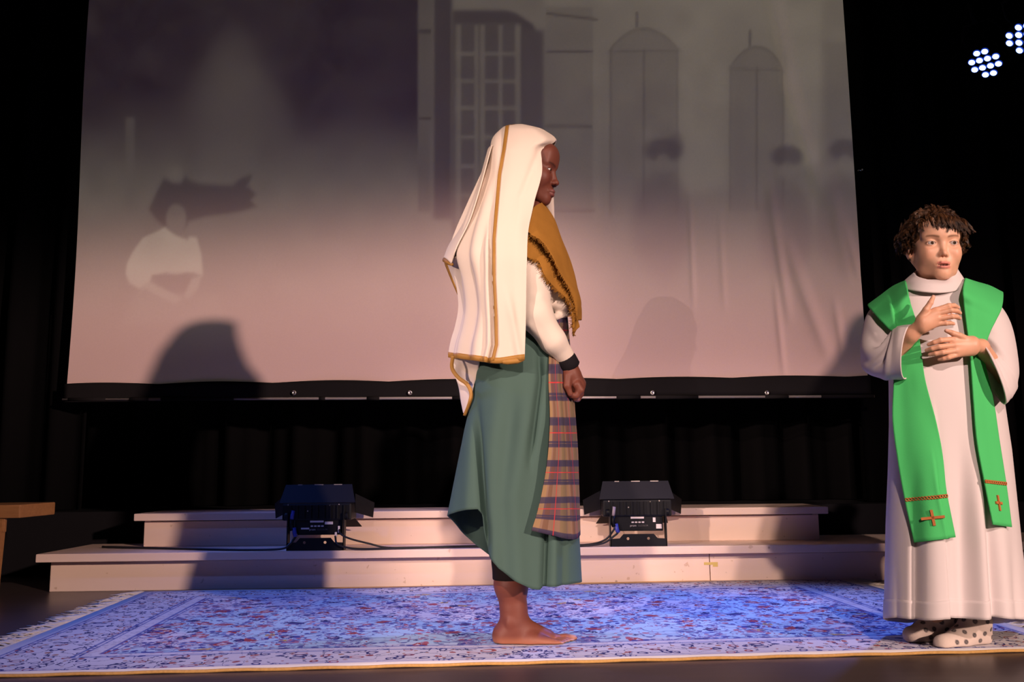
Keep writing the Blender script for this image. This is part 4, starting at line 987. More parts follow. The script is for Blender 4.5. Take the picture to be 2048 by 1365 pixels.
for py in PYV:
    xb_, xf, x2, wd, wf = (interp(py, t) for t in (XBv, XFv, XF2, Wv, WFv))
    sp_ = xf - xb_; s2 = x2 - xb_
    hem = lambda x: (0 if py < 700 else interp(x, [(903, -8), (945, -4), (985, 4), (1049, -4)]))
    r = [(xf, -wf), (xf - .16 * sp_, -wd * .96), (xf - .38 * sp_, -wd), (xf - .62 * sp_, -wd * .93), (xf - .84 * sp_, -wd * .68), (xb_ + .03 * sp_, -wd * .32), (xb_, 0),
         (xb_ + .03 * s2, wd * .32), (x2 - .84 * s2, wd * .68), (x2 - .6 * s2, wd * .93), (x2 - .3 * s2, wd), (x2 - .1 * s2, wd * .94), (x2, wf)]
    rows.append([(x, py + hem(x), GY + d) for x, d in r])
NU_, NVv = 130, 240
VG = patch(pxgrid(rows), NU_, NVv)
nrm = gnormals(VG)
if (nrm[60, 60] @ np.array([0, -1, 0])) < 0: nrm = -nrm
pv2 = prj(VG); pxv, pyv = pv2[..., 0], pv2[..., 1]
near = (np.arange(NVv) < NVv * .5)[None, :] * 1.0
STR = [(249, 1015), (300, 1008), (350, 999), (430, 992), (480, 988), (560, 988), (640, 992), (690, 993), (724, 985)]
sx = np.interp(pyv, [p[0] for p in STR], [p[1] for p in STR])
amp = sstep(pyv, 290, 520)
uc = np.linspace(0, 1, NVv)[None, :]
disp = amp * (.012 * np.sin(uc * 60 + 1.0 + .004 * pyv) * np.exp(-((uc - .36) / .11) ** 2) + .010 * np.sin(uc * 52) * (uc > .5))
disp += near * amp * (-.010) * (1 - sstep(pxv - sx, -14, -3))                      # cloth behind the free edge lies lower
disp += near * sstep(pyv, 420, 520) * (.012 * np.exp(-((pxv - sx + 16) / 6) ** 2) - .016 * np.exp(-((pxv - (sx - 9)) / 4) ** 2))
disp += near * .010 * np.exp(-((pxv - np.interp(pyv, [540, 720], [1005, 1040])) / 9) ** 2) * sstep(pyv, 560, 640)
disp -= near * .006 * np.exp(-((pxv - np.interp(pyv, [300, 400], [1078, 1040])) / 8) ** 2) * np.exp(-((pyv - 350) / 60) ** 2)
disp += near * .006 * np.sin(pxv * .16) * np.exp(-((pyv - 300) / 40) ** 2) * (1 - sstep(pxv, 1000, 1010))
VG = VG + nrm * disp[..., None]
cloth('veil', VG, cream, girl, thick=.0028, label='long cream cotton veil')
def strip_on(Gd, polyline, width, off, cols):
    """ribbon lying on the near side of a cloth grid along a line"""
    out = []
    for j in range(Gd.shape[0]):
        row = Gd[j, cols]; p = prj(row); py = p[:, 1].mean()
        o = np.argsort(p[:, 0]); xs = p[o, 0]; R = row[o]
        py_at = np.interp(np.interp(py, [q[0] for q in polyline], [q[1] for q in polyline]), xs, p[o, 1])
        x = np.interp(py_at, [q[0] for q in polyline], [q[1] for q in polyline])
        out.append([[np.interp(x + wx, xs, R[:, k]) for k in range(3)] for wx in np.linspace(-width / 2, width / 2, 5)])
    S = np.array(out); S[..., 1] -= off
    return S
cols = slice(2, int(NVv * .46))
S = strip_on(VG[3:], STR, 6.5, .0045, cols); cloth('edge_ribbon', S, gold, girl, thick=.0018, label='old gold ribbon edging')
hemr = np.stack([VG[-1, :150] + np.array([0, -.004, .010]), VG[-1, :150] + np.array([0, -.0045, .003]), VG[-1, :150] + np.array([0, -.003, -.006]), VG[-1, :150] + np.array([0, .004, -.006])])
cloth('hem_ribbon', hemr, gold, girl, thick=.0018)
# rolled front corner of the hem
a = prj(VG[-1])
MB().tube([at(993, 724, GY - .205), at(1015, 724, GY - .207), at(1035, 722, GY - .205), at(1046, 718, GY - .20)], [.004, .009, .009, .007], 10).obj('hem_roll', gold, girl, smooth=True)
# back flap standing away from the body, with its own edging
FG = pxgrid([[(984, 290, GY - .06), (978, 296, GY - .02), (976, 300, GY + .03)], [(962, 370, GY - .09), (955, 375, GY - .01), (953, 380, GY + .05)],
             [(940, 440, GY - .10), (928, 442, GY), (926, 445, GY + .06)], [(915, 492, GY - .10), (899, 490, GY - .01), (900, 492, GY + .06)],
             [(903, 528, GY - .085), (888, 515, GY - .03), (893, 525, GY + .05)]])
FGs = patch(FG, 40, 26); FGs = FGs + np.array([0, -1, 0]) * (.008 * np.sin(np.linspace(0, 9, 26))[None, :, None] * np.linspace(0, 1, 40)[:, None, None])
cloth('veil_fold', FGs, cream, girl, thick=.003)
FG2 = pxgrid([[(890, 518, GY + .0), (905, 515, GY - .06), (935, 510, GY - .1)], [(892, 530, GY + .02), (912, 535, GY - .03), (935, 540, GY - .06)], [(906, 565, GY + .03), (920, 570, GY), (938, 575, GY - .03)], [(924, 606, GY + .03), (931, 610, GY + .01), (938, 615, GY)]])
F2s = patch(FG2, 24, 14); cloth('veil_fold', F2s, cream, girl, thick=.003)
rb = np.stack([F2s[:, 0] + np.array([-.003, -.004, 0]), F2s[:, 0] * .5 + F2s[:, 1] * .5 + np.array([0, -.005, 0]), F2s[:, 1] + np.array([.001, -.005, 0])], 1); cloth('edge_ribbon', rb, gold, girl, thick=.002)
MB().tube([at(889, 520, GY - .03), at(897, 524, GY - .05), at(905, 530, GY - .085)], [.008, .010, .004], 10).obj('edge_ribbon', gold, girl, smooth=True)
# tail of the veil below the hem
TG = pxgrid([[(905, 708, GY - .0), (930, 712, GY - .05), (960, 718, GY - .10)], [(905, 738, GY - .0), (930, 742, GY - .0), (956, 745, GY - .04)], [(917, 772, GY + .0), (932, 775, GY - .02), (946, 778, GY - .05)], [(922, 802, GY + .0), (932, 804, GY - .03), (942, 800, GY - .05)], [(927, 826, GY - .01), (929, 829, GY - .02), (931, 831, GY - .03)]])
TGs = patch(TG, 34, 16); cloth('veil_tail', TGs, cream, girl, thick=.003)
rp = cr(np.array([at(906, 712, GY - .06), at(904, 736, GY - .05), at(916, 755, GY - .05), at(934, 769, GY - .055), at(942, 786, GY - .06), at(940, 803, GY - .06), at(929, 832, GY - .03)]), 50)
tn = np.gradient(rp, axis=0); tn /= np.linalg.norm(tn, axis=1)[:, None]; sd = np.cross(tn, [0, 1.0, 0])
cloth('edge_ribbon', np.stack([rp + sd * .006, rp, rp - sd * .006], 1), gold, girl, thick=.0025)

# mustard shawl: two layers with frayed edges
must = mat('mustard_wool_weave', (0.29, 0.132, 0.024), 0.9, spec=.1, var=.14, scale=25, bmp=.4, bscale=500)
SHD = depth_map([bv], 1)
def shawl(rows, name, label=None, amp=.004):
    G = patch(pxgrid(rows), 60, 36)
    G = lay_over(G, SHD, .006, smooth=6)
    G = G + gnormals(G) * (amp * np.sin(np.linspace(0, 14, 60))[:, None, None] * np.sin(np.linspace(0, 5, 36))[None, :, None])
    o = cloth(name, G, must, girl, thick=.004, label=label); return o, G
s2, G2 = shawl([[(1052, 462, GY - .172), (1070, 465, GY - .150), (1090, 468, GY - .10), (1108, 470, GY - .03)], [(1053, 512, GY - .186), (1072, 503, GY - .168), (1094, 494, GY - .11), (1118, 492, GY - .03)],
      [(1076, 522, GY - .180), (1092, 520, GY - .155), (1110, 520, GY - .105), (1126, 520, GY - .03)], [(1092, 556, GY - .172), (1106, 552, GY - .14), (1124, 552, GY - .10), (1140, 556, GY - .02)],
      [(1118, 584, GY - .140), (1128, 582, GY - .125), (1140, 582, GY - .085), (1150, 586, GY - .02)], [(1141, 607, GY - .105), (1146, 606, GY - .09), (1151, 610, GY - .06), (1155, 615, GY - .02)],
      [(1144, 640, GY - .09), (1148, 645, GY - .08), (1152, 640, GY - .05), (1156, 640, GY - .02)], [(1147, 672, GY - .075), (1149, 672, GY - .07), (1152, 660, GY - .05), (1156, 655, GY - .03)]], 'shawl', 'mustard frayed shawl, under layer')
SHD = depth_map([bv, G2], 1)
s1, G1 = shawl([[(1056, 428, GY - .13), (1068, 414, GY - .10), (1080, 407, GY - .05), (1086, 406, GY + .02), (1080, 408, GY + .09)], [(1056, 463, GY - .182), (1078, 458, GY - .158), (1098, 448, GY - .085), (1107, 440, GY + .01), (1100, 440, GY + .10)],
      [(1083, 482, GY - .180), (1098, 478, GY - .135), (1114, 475, GY - .075), (1122, 474, GY + .01), (1114, 474, GY + .10)], [(1104, 513, GY - .172), (1116, 510, GY - .125), (1129, 508, GY - .065), (1136, 510, GY + .01), (1128, 510, GY + .09)],
      [(1121, 548, GY - .148), (1131, 546, GY - .11), (1141, 547, GY - .055), (1147, 550, GY + .01), (1140, 550, GY + .08)], [(1138, 577, GY - .125), (1145, 578, GY - .095), (1152, 580, GY - .045), (1156, 584, GY + .01), (1148, 584, GY + .07)],
      [(1150, 612, GY - .095), (1155, 612, GY - .07), (1160, 614, GY - .03), (1162, 616, GY + .01), (1156, 618, GY + .05)], [(1153, 640, GY - .06), (1157, 642, GY - .04), (1161, 640, GY - .02), (1161, 640, GY), (1157, 640, GY + .03)]], 'shawl', 'mustard frayed shawl, upper layer')
for o, G, n in ((s2, G2, 260), (s1, G1, 260)):
    mb = MB()
    for k in range(n):
        t = RNG.random() * 59; i = int(t); e = G[i, 0] + (G[min(i + 1, 59), 0] - G[i, 0]) * (t - i)
        if prj(e)[0] < 1062: continue
        inw = G[i, 0] - G[i, 2]; inw /= np.linalg.norm(inw) + 1e-9
        d = inw * .7 + np.array([0, -.15, -.6]) + RNG.normal(size=3) * .28; d /= np.linalg.norm(d); L = .007 + RNG.random() * .012
        mb.tube([e - inw * .002, e + d * L * .5 + RNG.normal(size=3) * .0015, e + d * L], [.0011, .0009, .0005], 3, cap=False)
    mb.obj('fringe', must, o, smooth=True, kind='stuff')

# ------------------------------------------------------------------ boy in the white robe
BY = 2.72
def B(px, py, dy=0.0): return at(px, py, BY + dy)
boy = thing('person', 'person in white robe with green stole, polka-dot socks, hands held to the chest', 'person', (1.25, BY, RT))
attr_mat('fair_skin', rough=0.45, spec=0.4, sss=0.12, bmp=0.05, bscale=900)
BS = (0.66, 0.37, 0.245)
yaw = math.radians(-90 - 9); Mb = frame((math.cos(yaw), math.sin(yaw), -.03), (.045, 0, 1)); bs_ = 0.985
ob = (B(1864.5, 487.5, -.085) + B(1905, 485.5, -.085)) / 2 - (np.array([80, 0, -3]) * bs_ / 1000) @ Mb.T
bho = head_ops(fat=-3, nose=.82, lips=.82, jaw=.74, eye=32, open_=1.8, eyeh=5.6, child=1)
hv, hf = sdf_mesh(bho, (-115, -95, -150), (120, 95, 118), 1.8); hv = relax(hv, hf, 1, .35)
ht = face_tint(hv, BS, (0.62, 0.20, 0.17), (0.15, 0.065, 0.03), 32, open_=1.8, browk=.85, lash=(0.10, 0.04, 0.028), eyeh=5.6, teeth=True, lift=1)
parts = [((hv * bs_ / 1000) @ Mb.T + ob, hf, ht)]
core = [('u', ell(B(1890, 720, .01), (.12, .085, .20)), 0), ('u', cap(B(1868, 560, .02), B(1868, 600, .02), .045, .06), .03), ('u', cap(B(1810, 610, .02), B(1935, 605, .02), .045, .045), .03)]
core += [('u', cap(B(1795, 620, .02), B(1762, 720, -.03), .036, .031), .02), ('u', cap(B(1762, 720, -.03), B(1785, 715, -.07), .031, .026), .015)]
core += [('u', cap(B(1960, 615, .02), B(2005, 725, -.03), .036, .031), .02), ('u', cap(B(2005, 725, -.03), B(1998, 718, -.06), .030, .026), .015)]
for q, dx in ((-1, -35), (1, 30)): core += [('u', cap(B(1895 + dx, 860, .02), B(1905 + dx, 1230, .02), .07, .035), .04)]
cv_, cf_ = sdf_mesh(core, (.95, BY - .26, .05), (1.75, BY + .22, 1.12), .008); parts.append((cv_, cf_, BS))
def Hh(p): return B(p[0], p[1], p[2])
def hand(wr, palm, fingers, thumb, lo, hi):
    o = [('u', cap(Hh(a), Hh(b), ra, rb), .010 if i else 0) for i, (a, b, ra, rb) in enumerate(wr + palm)]
    nails = []
    for pts, rad in fingers + [thumb]:
        o += chain([Hh(p) for p in pts], rad, .0026)
        a, b = Hh(pts[-2]), Hh(pts[-1]); d = (b - a) / np.linalg.norm(b - a); nails.append((b + d * rad[-1] * .2 + np.array([0, -rad[-1] * .9, .001]), rad[-1] * .75))
    v, f = sdf_mesh(o, *bounds([Hh(lo), Hh(hi)], .012), .0018); v = relax(v, f, 1, .3)
    t = np.tile(np.array(BS) * np.array([.98, .93, .9]), (len(v), 1))
    for c, r in nails:
        k = np.exp(-(np.linalg.norm(v - c, axis=1) / r) ** 4) * .75; t = t * (1 - k[:, None]) + np.array((0.72, 0.42, 0.34)) * k[:, None]
    return v, f, t
FR = [.0082, .0074, .0067, .0055]
# right hand (seen at left), back of the hand to us, fingers to the right, thumb up
parts.append(hand([((1778, 724, -.06), (1822, 670, -.150), .027, .0215)], [((1822, 670, -.150), (1848, 646, -.178), .0215, .0190), ((1846, 637, -.178), (1872, 621, -.190), .0155, .0092), ((1846, 642, -.181), (1874, 628, -.194), .0165, .0098), ((1846, 650, -.181), (1875, 638, -.193), .0165, .0094), ((1846, 656, -.178), (1874, 648, -.188), .0155, .0088)],
    [([(1868, 622, -.189), (1897, 612.0, -.200), (1908, 611.5, -.192), (1916, 615.5, -.182)], FR),
     ([(1870, 629, -.193), (1902, 621.0, -.207), (1913, 622.0, -.196), (1920, 626.5, -.184)], FR),
     ([(1871, 639, -.192), (1904, 633.5, -.206), (1913, 634.0, -.196), (1919, 637.0, -.186)], FR),
     ([(1871, 649, -.187), (1892, 647.0, -.197), (1900, 646.5, -.190), (1907, 648.0, -.183)], [.0076, .0068, .0061, .0051])],
    ([(1842, 640, -.178), (1852, 620, -.192), (1861, 606, -.196), (1866.5, 594, -.194)], [.0145, .0092, .0076, .0056]), (1765, 745, -.22), (1930, 582, -.02)))
# left hand (seen at right), fingers to the left, thumb lying along the top
parts.append(hand([((2006, 758, -.05), (1962, 694, -.148), .026, .0210)], [((1962, 694, -.148), (1944, 690, -.170), .0215, .0192), ((1944, 683, -.170), (1909, 679, -.184), .0155, .0092), ((1944, 688, -.173), (1909, 690, -.188), .0165, .0096), ((1944, 696, -.173), (1911, 701, -.186), .0165, .0093), ((1944, 702, -.170), (1914, 709, -.181), .0150, .0086)],
    [([(1912, 679, -.182), (1881, 681, -.194), (1868, 685.5, -.187), (1857.5, 689.5, -.177)], FR),
     ([(1912, 690.5, -.186), (1878, 694.0, -.199), (1864, 698, -.191), (1853, 701, -.179)], FR),
     ([(1914, 701.5, -.185), (1885, 705.5, -.196), (1871, 708, -.189), (1859.5, 710, -.178)], FR),
     ([(1917, 709, -.180), (1897, 715.5, -.190), (1887, 718, -.184), (1878.5, 719.5, -.176)], [.0076, .0068, .0061, .0051])],
    ([(1938, 684, -.173), (1919, 672, -.188), (1905, 667, -.190), (1892.5, 662, -.185)], [.0140, .0092, .0076, .0056]), (1846, 775, -.22), (2022, 650, -.01)))
V, Fc, T = join(parts)
mesh_obj('body', V, Fc, MATS['fair_skin'], boy, tint=T)
for q in (-1, 1): eyeball('eye', boy, Mb, ob, bs_, 32, q, (1, .16, 0.02), (0.09, 0.05, 0.03))

# socks with dark dots
def sock(ankle, heel, toe, mid, label):
    A = lambda p: B(*p)
    a, h, t, m_ = A(ankle), A(heel), A(toe), A(mid)
    o = [('u', cap(a + np.array([0, 0, .09]), a, .040, .036), 0), ('u', cap(a, h + np.array([0, 0, .03]), .036, .033), .02), ('u', ell(h + np.array([0, 0, .008]), (.035, .035, .034)), .02), ('u', cap(h + np.array([0, 0, .006]), m_, .032, .031), .02), ('u', cap(a, m_ + np.array([0, 0, .01]), .032, .026), .025),
         ('u', cap(m_, t, .031, .026), .015), ('s', half((0, 0, 1), RT + .0005), .004)]
    lo_, hi_ = bounds([a, h, t, m_], .06); lo_[2] = RT - .01; hi_[2] = a[2] + .09
    v, f = sdf_mesh(o, lo_, hi_, .0026); v = relax(v, f, 1, .4)
    # dots scattered evenly over the knit
    T = np.tile((0.56, 0.46, 0.40), (len(v), 1)); pick = []
    axis = t - h; axis /= np.linalg.norm(axis)
    for i in RNG.permutation(len(v)):
        p = v[i]
        if (p - t) @ axis > -.022 or p[2] < RT + .012: continue
        if all(np.linalg.norm(p - q) > .0235 for q in pick): pick.append(p)
        if len(pick) > 90: break
    for q in pick:
        d = np.linalg.norm((v - q) * np.array([1, 1, 1.0]), axis=1); k = (1 - sstep(d, .0058, .0078)); T = T * (1 - k[:, None]) + np.array((0.10, 0.085, 0.085)) * k[:, None]
        k = (1 - sstep(d, .0016, .003)) * .4; T = T * (1 - k[:, None]) + np.array((0.3, 0.25, 0.22)) * k[:, None]
    return mesh_obj('sock', v, f.tolist(), MATS['sock_knit'], boy, tint=T, label=label)
attr_mat('sock_knit', rough=.95, spec=.05, bmp=.4, bscale=700)
sock((1884, 1238, .03), (1886, 1262, .055), (1824, 1271, -.0), (1850, 1267, .02), 'grey sock with dark dots, further foot')
sock((1952, 1242, -.03), (1955, 1278, -.02), (1886, 1288, -.075), (1918, 1283, -.05), 'grey sock with dark dots, nearer foot')

white = mat('white_robe_polyester', (0.62, 0.55, 0.545), 0.75, spec=.2, var=.03, scale=3, bmp=.08, bscale=900)
# robe body
xl_b = [(560, 1822), (572, 1808), (585, 1792), (610, 1786), (650, 1784), (750, 1778), (850, 1779), (950, 1777), (1050, 1773), (1150, 1771), (1245, 1769)]
xr_b = [(560, 1926), (572, 1945), (585, 1962), (610, 1976), (650, 1984), (700, 1990), (800, 2008), (900, 2023), (1000, 2033), (1100, 2043), (1245, 2062)]
w_b = [(560, .07), (572, .085), (600, .105), (680, .125), (800, .145), (1000, .175), (1245, .20)]
NTH, NV = 320, 110
TH = np.linspace(0, 2 * math.pi, NTH, endpoint=False)
FOLDS = [  # (line of (py, px)), width, depth, start, kind
    ([(780, 1868), (1240, 1894)], 5, -.020, 780, 1), ([(780, 1850), (1240, 1866)], 26, .014, 820, 0), ([(900, 1832), (1240, 1832)], 9, -.022, 860, 0),
    ([(1080, 1792), (1240, 1796)], 5, -.014, 1080, 0), ([(1080, 1782), (1240, 1780)], 8, .010, 1080, 0), ([(800, 1920), (1240, 1930)], 18, -.020, 800, 0), ([(860, 1945), (1240, 1965)], 14, .022, 840, 0),
    ([(860, 1965), (1240, 1990)], 9, -.020, 880, 0), ([(900, 1992), (1240, 2010)], 14, .016, 900, 0), ([(1000, 2020), (1240, 2036)], 8, -.016, 1000, 0)]
def robe_pt(th, k):
    c, s_ = math.cos(th), math.sin(th); cc = abs(c) ** .85 * (1 if c > 0 else -1); ss = abs(s_) ** .8 * (1 if s_ > 0 else -1)
    hem = (1238 + 2 * math.sin(cc * 9)) if s_ < 0 else 1240 + 7 * abs(ss)
    py = 560 + (hem - 560) * k
    a, b = interp(py, xl_b), interp(py, xr_b); px = (a + b) / 2 + (b - a) / 2 * cc; d = 0
    if s_ < 0:
        for pts, wd, dep, st_, kind in FOLDS:
            x0 = np.interp(py, [p[0] for p in pts], [p[1] for p in pts]); g = sstep(py, st_, st_ + 260)
            if kind: d += dep * g * (1 - sstep(px, x0 - 2, x0 + 2)) * -1 * math.exp(-max(0, (x0 - px)) / 80) + dep * .3 * g * math.exp(-((px - x0 - 5) / 6) ** 2)
            else: d += dep * g * math.exp(-((px - x0) / wd) ** 2)
    else: d += .014 * math.sin(th * 10) * sstep(py, 800, 1100)
    return at(px, py, BY + interp(py, w_b) * ss) + np.array([cc * .3, ss, 0]) * d
G = np.array([[robe_pt(t, k) for t in TH] for k in np.linspace(0, 1, NV)])
cloth('robe', G, white, boy, thick=.003, closed=True, label='long white robe')
RG = G
hb = G[-7:] + 0; hn_ = gnormals(hb, True)
if hn_[3, int(NTH * .75)] @ np.array([0, -1, 0]) < 0: hn_ = -hn_
cloth('hem_facing', hb + hn_ * .0022, white, boy, thick=.002, closed=True)
# sleeves
def sleeve(rings, label, n=72, m_=60, folds=()):
    C = []
    for (cx, cy, dy, ax, ay, dY, *tl) in rings:
        tl = tl[0] if tl else 0
        C.append([B(cx + ax * math.cos(q) + tl * math.sin(q), cy + ay * math.cos(q), dy + dY * math.sin(q)) for q in np.linspace(0, 2 * math.pi, 12, endpoint=False)])
    G = patch(np.array(C), m_, n, closed=True); nr = gnormals(G, True)
    u = np.linspace(0, 1, m_)[:, None]; q = np.linspace(0, 2 * math.pi, n, endpoint=False)[None, :]
    d = np.zeros((m_, n))
    for (u0, q0, su, sq, dep, sl) in folds: d += dep * np.exp(-((u - u0 - sl * np.sin(q - q0)) / su) ** 2 - (np.sin((q - q0) / 2) * 2 / sq) ** 2)
    if (nr[m_ // 2, int(n * .75)] @ np.array([0, -1, 0])) < 0: nr = -nr
    return (cloth('sleeve', G + nr * d[..., None], white, boy, thick=.0035, closed=True, label=label), G)[1]
NQ = -math.pi / 2
SA = sleeve([(1806, 608, .02, 22, 14, .055), (1788, 624, .015, 38, 14, .070), (1765, 657, .0, 37, 8, .080), (1758, 698, -.03, 36, -34, .082), (1776, 707, -.075, 12, -50, .078), (1797, 706, -.115, 2, -53, .066, 6), (1816, 704, -.14, 6, -54, .056, 13)],
       'wide white sleeve of the raised arm', folds=[(.45, NQ, .035, .8, -.014, .10), (.55, NQ + .3, .03, .9, .012, .12), (.62, NQ - .3, .03, .8, -.012, .08), (.36, NQ + .5, .04, .7, .010, .1), (.70, NQ, .03, 1.2, .008, .0), (.50, NQ - .9, .04, .7, -.012, .05)])
SB = sleeve([(1950, 608, .02, 22, -12, .055), (1970, 626, .015, 33, -10, .070), (1989, 662, .0, 36, -2, .080), (2003, 715, -.035, 34, 20, .08), (2000, 733, -.075, 33, 42, .074), (1993, 740, -.11, 30, 56, .066, -6), (1982, 743, -.135, 27, 66, .054, -13)],
       'wide white sleeve hanging from the lower arm', folds=[(.5, NQ, .04, .9, -.014, .1), (.58, NQ + .4, .03, .8, .012, .1), (.66, NQ - .3, .035, .9, -.012, .12), (.4, NQ - .5, .04, .7, .010, .1), (.78, NQ + .2, .03, 1.0, -.008, .1)])
# cowl collar
def cring(cx, cy, hw, front, back, dY, dy=.0): return [B(cx + hw * math.cos(q), cy + (front if math.sin(q) < 0 else back) * abs(math.sin(q)) ** 1.5, dy + dY * math.sin(q)) for q in np.linspace(0, 2 * math.pi, 16, endpoint=False)]
C = [cring(1868, 572, 66, 14, -4, .118, .0), cring(1868, 571, 66, 13, -4, .120, .0), cring(1869, 560, 58, 11, -6, .108, .0), cring(1871, 549, 47, 17, -6, .094), cring(1871, 545.5, 43, 20, -5, .086), cring(1871, 549, 40, 20, -5, .080), cring(1871, 562, 40, 14, -5, .076)]
G = patch(np.array(C), 40, 90, closed=True)
G = G + np.array([0, 0, 1]) * (.006 * np.sin(np.linspace(0, 2 * math.pi, 90, endpoint=False) * 3 + 1))[None, :, None] * np.linspace(0.2, 1, 40)[:, None, None]
G[..., 2] += (np.exp(-((prj(G)[..., 0] - 1908) / 14) ** 2) * .014 * np.linspace(0, 1, 40)[:, None])
cloth('collar', G, white, boy, thick=.004, closed=True, label='soft white cowl collar')
# stole: two long bands, spread wide on the shoulders
sgreen = mat('kelly_green_wool', (0.066, 0.48, 0.135), 0.85, spec=.15, var=.05, scale=4, bmp=.25, bscale=800)
orange = mat('orange_brown_braid', (0.42, 0.13, 0.03), 0.7, var=.2, scale=80)
def stole_row(py0, py1, x0, x1, d0, d1, dm=None): 
    dm = (d0 + d1) / 2 - .006 if dm is None else dm
    return [(x0, py0, BY + d0), (x0 + (x1 - x0) * .35, py0 + (py1 - py0) * .35, BY + d0 * .6 + dm * .4), (x0 + (x1 - x0) * .7, py0 + (py1 - py0) * .7, BY + dm), (x1, py1, BY + d1)]
def back_rows(pts): return [[(x, y, BY + d) for x, y, d in r] for r in pts]
SL = back_rows([[(1745, 606, .10), (1768, 594, .11), (1792, 580, .115), (1814, 566, .10)]]) + back_rows([[(1736, 612, .03), (1762, 592, .05), (1786, 574, .06), (1812, 562, .05)]])
SL += [stole_row(634, 584, 1752, 1816, -.078, -.120, -.110), stole_row(656, 608, 1771, 1821, -.100, -.130, -.130), stole_row(672, 642, 1784, 1832, -.095, -.136, -.122), stole_row(710, 700, 1788, 1842, -.100, -.138, -.128), stole_row(768, 762, 1787, 1851, -.112, -.152, -.142), stole_row(840, 842, 1785, 1872, -.122, -.168, -.155), stole_row(920, 918, 1795, 1887, -.138, -.182, -.172), stole_row(1000, 992, 1809, 1898, -.158, -.194, -.186), stole_row(1086, 1076, 1828, 1915, -.178, -.206, -.200)]
G = patch(pxgrid(SL), 110, 30)
pq = prj(G); ln = np.interp(pq[..., 1], [590, 668], [1772, 1788]); wl = sstep(pq[..., 1], 585, 605) * (1 - sstep(pq[..., 1], 660, 690)) * (np.arange(110) > 14)[:, None]
FOLDS_L = .018 * wl * np.where(pq[..., 0] < ln, np.exp(-(ln - pq[..., 0]) / 28), np.exp(-((pq[..., 0] - ln) / 5) ** 2))
bend = .010 * sstep(np.linspace(0, 1, 30), .74, .80)[None, :] * sstep(np.linspace(0, 1, 110), .75, .9)[:, None]; G[..., 1] += bend * 1.2
G = lay_over(G, depth_map([RG[:, NTH // 2:]], 3), .011, smooth=8); G = lay_over(G, depth_map([SA[:26], SB[:26]], 4), .010, 12, 46, smooth=10)
G[..., 1] -= FOLDS_L
cloth('stole_band', G, sgreen, boy, thick=.004, label='green stole band, wide end with cross'); STL = G
SR = back_rows([[(2000, 584, .10), (1976, 576, .11), (1952, 570, .115), (1930, 562, .10)]]) + back_rows([[(2006, 588, .03), (1980, 574, .05), (1955, 566, .06), (1930, 558, .05)]])
SR += [stole_row(616, 580, 2003, 1926, -.070, -.120, -.112), stole_row(640, 610, 1992, 1928, -.098, -.130, -.132), stole_row(664, 650, 1980, 1933, -.108, -.136, -.134), stole_row(695, 690, 1970, 1938, -.110, -.140, -.136), stole_row(730, 730, 1970, 1942, -.115, -.148, -.140), stole_row(800, 802, 1986, 1947, -.118, -.160, -.150), stole_row(880, 884, 1998, 1954, -.125, -.172, -.160), stole_row(970, 965, 2012, 1969, -.135, -.186, -.170), stole_row(1055, 1050, 2023, 1986, -.150, -.198, -.184)]
G = patch(pxgrid(SR), 110, 30); G = lay_over(G, depth_map([RG[:, NTH // 2:]], 3), .011, smooth=8); G = lay_over(G, depth_map([SA[:26], SB[:26]], 4), .010, 12, 46, smooth=10); cloth('stole_band', G, sgreen, boy, thick=.004, label='green stole band, narrow end half turned away'); STR_ = G
def on_grid(Gd, u, v):
    a = u * (Gd.shape[0] - 1); b = v * (Gd.shape[1] - 1); i = min(int(a), Gd.shape[0] - 2); j = min(int(b), Gd.shape[1] - 2); a -= i; b -= j
    return Gd[i, j] * (1 - a) * (1 - b) + Gd[i + 1, j] * a * (1 - b) + Gd[i, j + 1] * (1 - a) * b + Gd[i + 1, j + 1] * a * b + np.array([0, -.0045, 0])
def row_at(Gd, py): return np.interp(py, prj(Gd[20:, 12])[:, 1], np.arange(20, Gd.shape[0])) / (Gd.shape[0] - 1)
for Gd, pyb, pyc, vc, nl, ww in ((STL, 997, 1037, .50, 15, 20), (STR_, 966, 1007, .5, 12, 11)):
    mb = MB(); ub = row_at(Gd, pyb)
    for k in range(nl):
        c0 = on_grid(Gd, ub, (k + .5) / nl); ax = on_grid(Gd, ub, (k + .95) / nl) - on_grid(Gd, ub, (k + .05) / nl); L = np.linalg.norm(ax) / 2; ax /= 2 * L; upv = np.cross(ax, [0, -1.0, 0]); upv /= np.linalg.norm(upv)
        mb.tube([c0 + ax * L * math.cos(q) + upv * .0042 * math.sin(q) for q in np.linspace(0, 2 * math.pi, 9)], .0017, 5, cap=False)
    mb.obj('braid', orange, boy, smooth=True, label='orange-brown chain braid')
    uc = row_at(Gd, pyc); c0 = on_grid(Gd, uc, vc); ax = on_grid(Gd, uc, vc + .12) - on_grid(Gd, uc, vc - .12); ax /= np.linalg.norm(ax); dn = on_grid(Gd, uc + .04, vc) - on_grid(Gd, uc - .04, vc); dn /= np.linalg.norm(dn)
    nn = np.cross(ax, dn); nn /= np.linalg.norm(nn); nn = nn if nn[1] < 0 else -nn
    hw, hh, t_ = ww * .0015, .0215, .0036
    mb = MB()
    for d1, d2, l1 in ((ax, dn, hw), (dn, ax, hh)):
        V = [c0 + d1 * l1 * a_ + d2 * t_ * b_ + nn * c_ for c_ in (-.003, .0022) for a_, b_ in ((-1, -1), (1, -1), (1, 1), (-1, 1))]
        mb.add(V, [(0, 1, 2, 3), (4, 7, 6, 5), (0, 4, 5, 1), (1, 5, 6, 2), (2, 6, 7, 3), (3, 7, 4, 0)])
    mb.obj('embroidered_cross', orange, boy, label='orange embroidered cross')
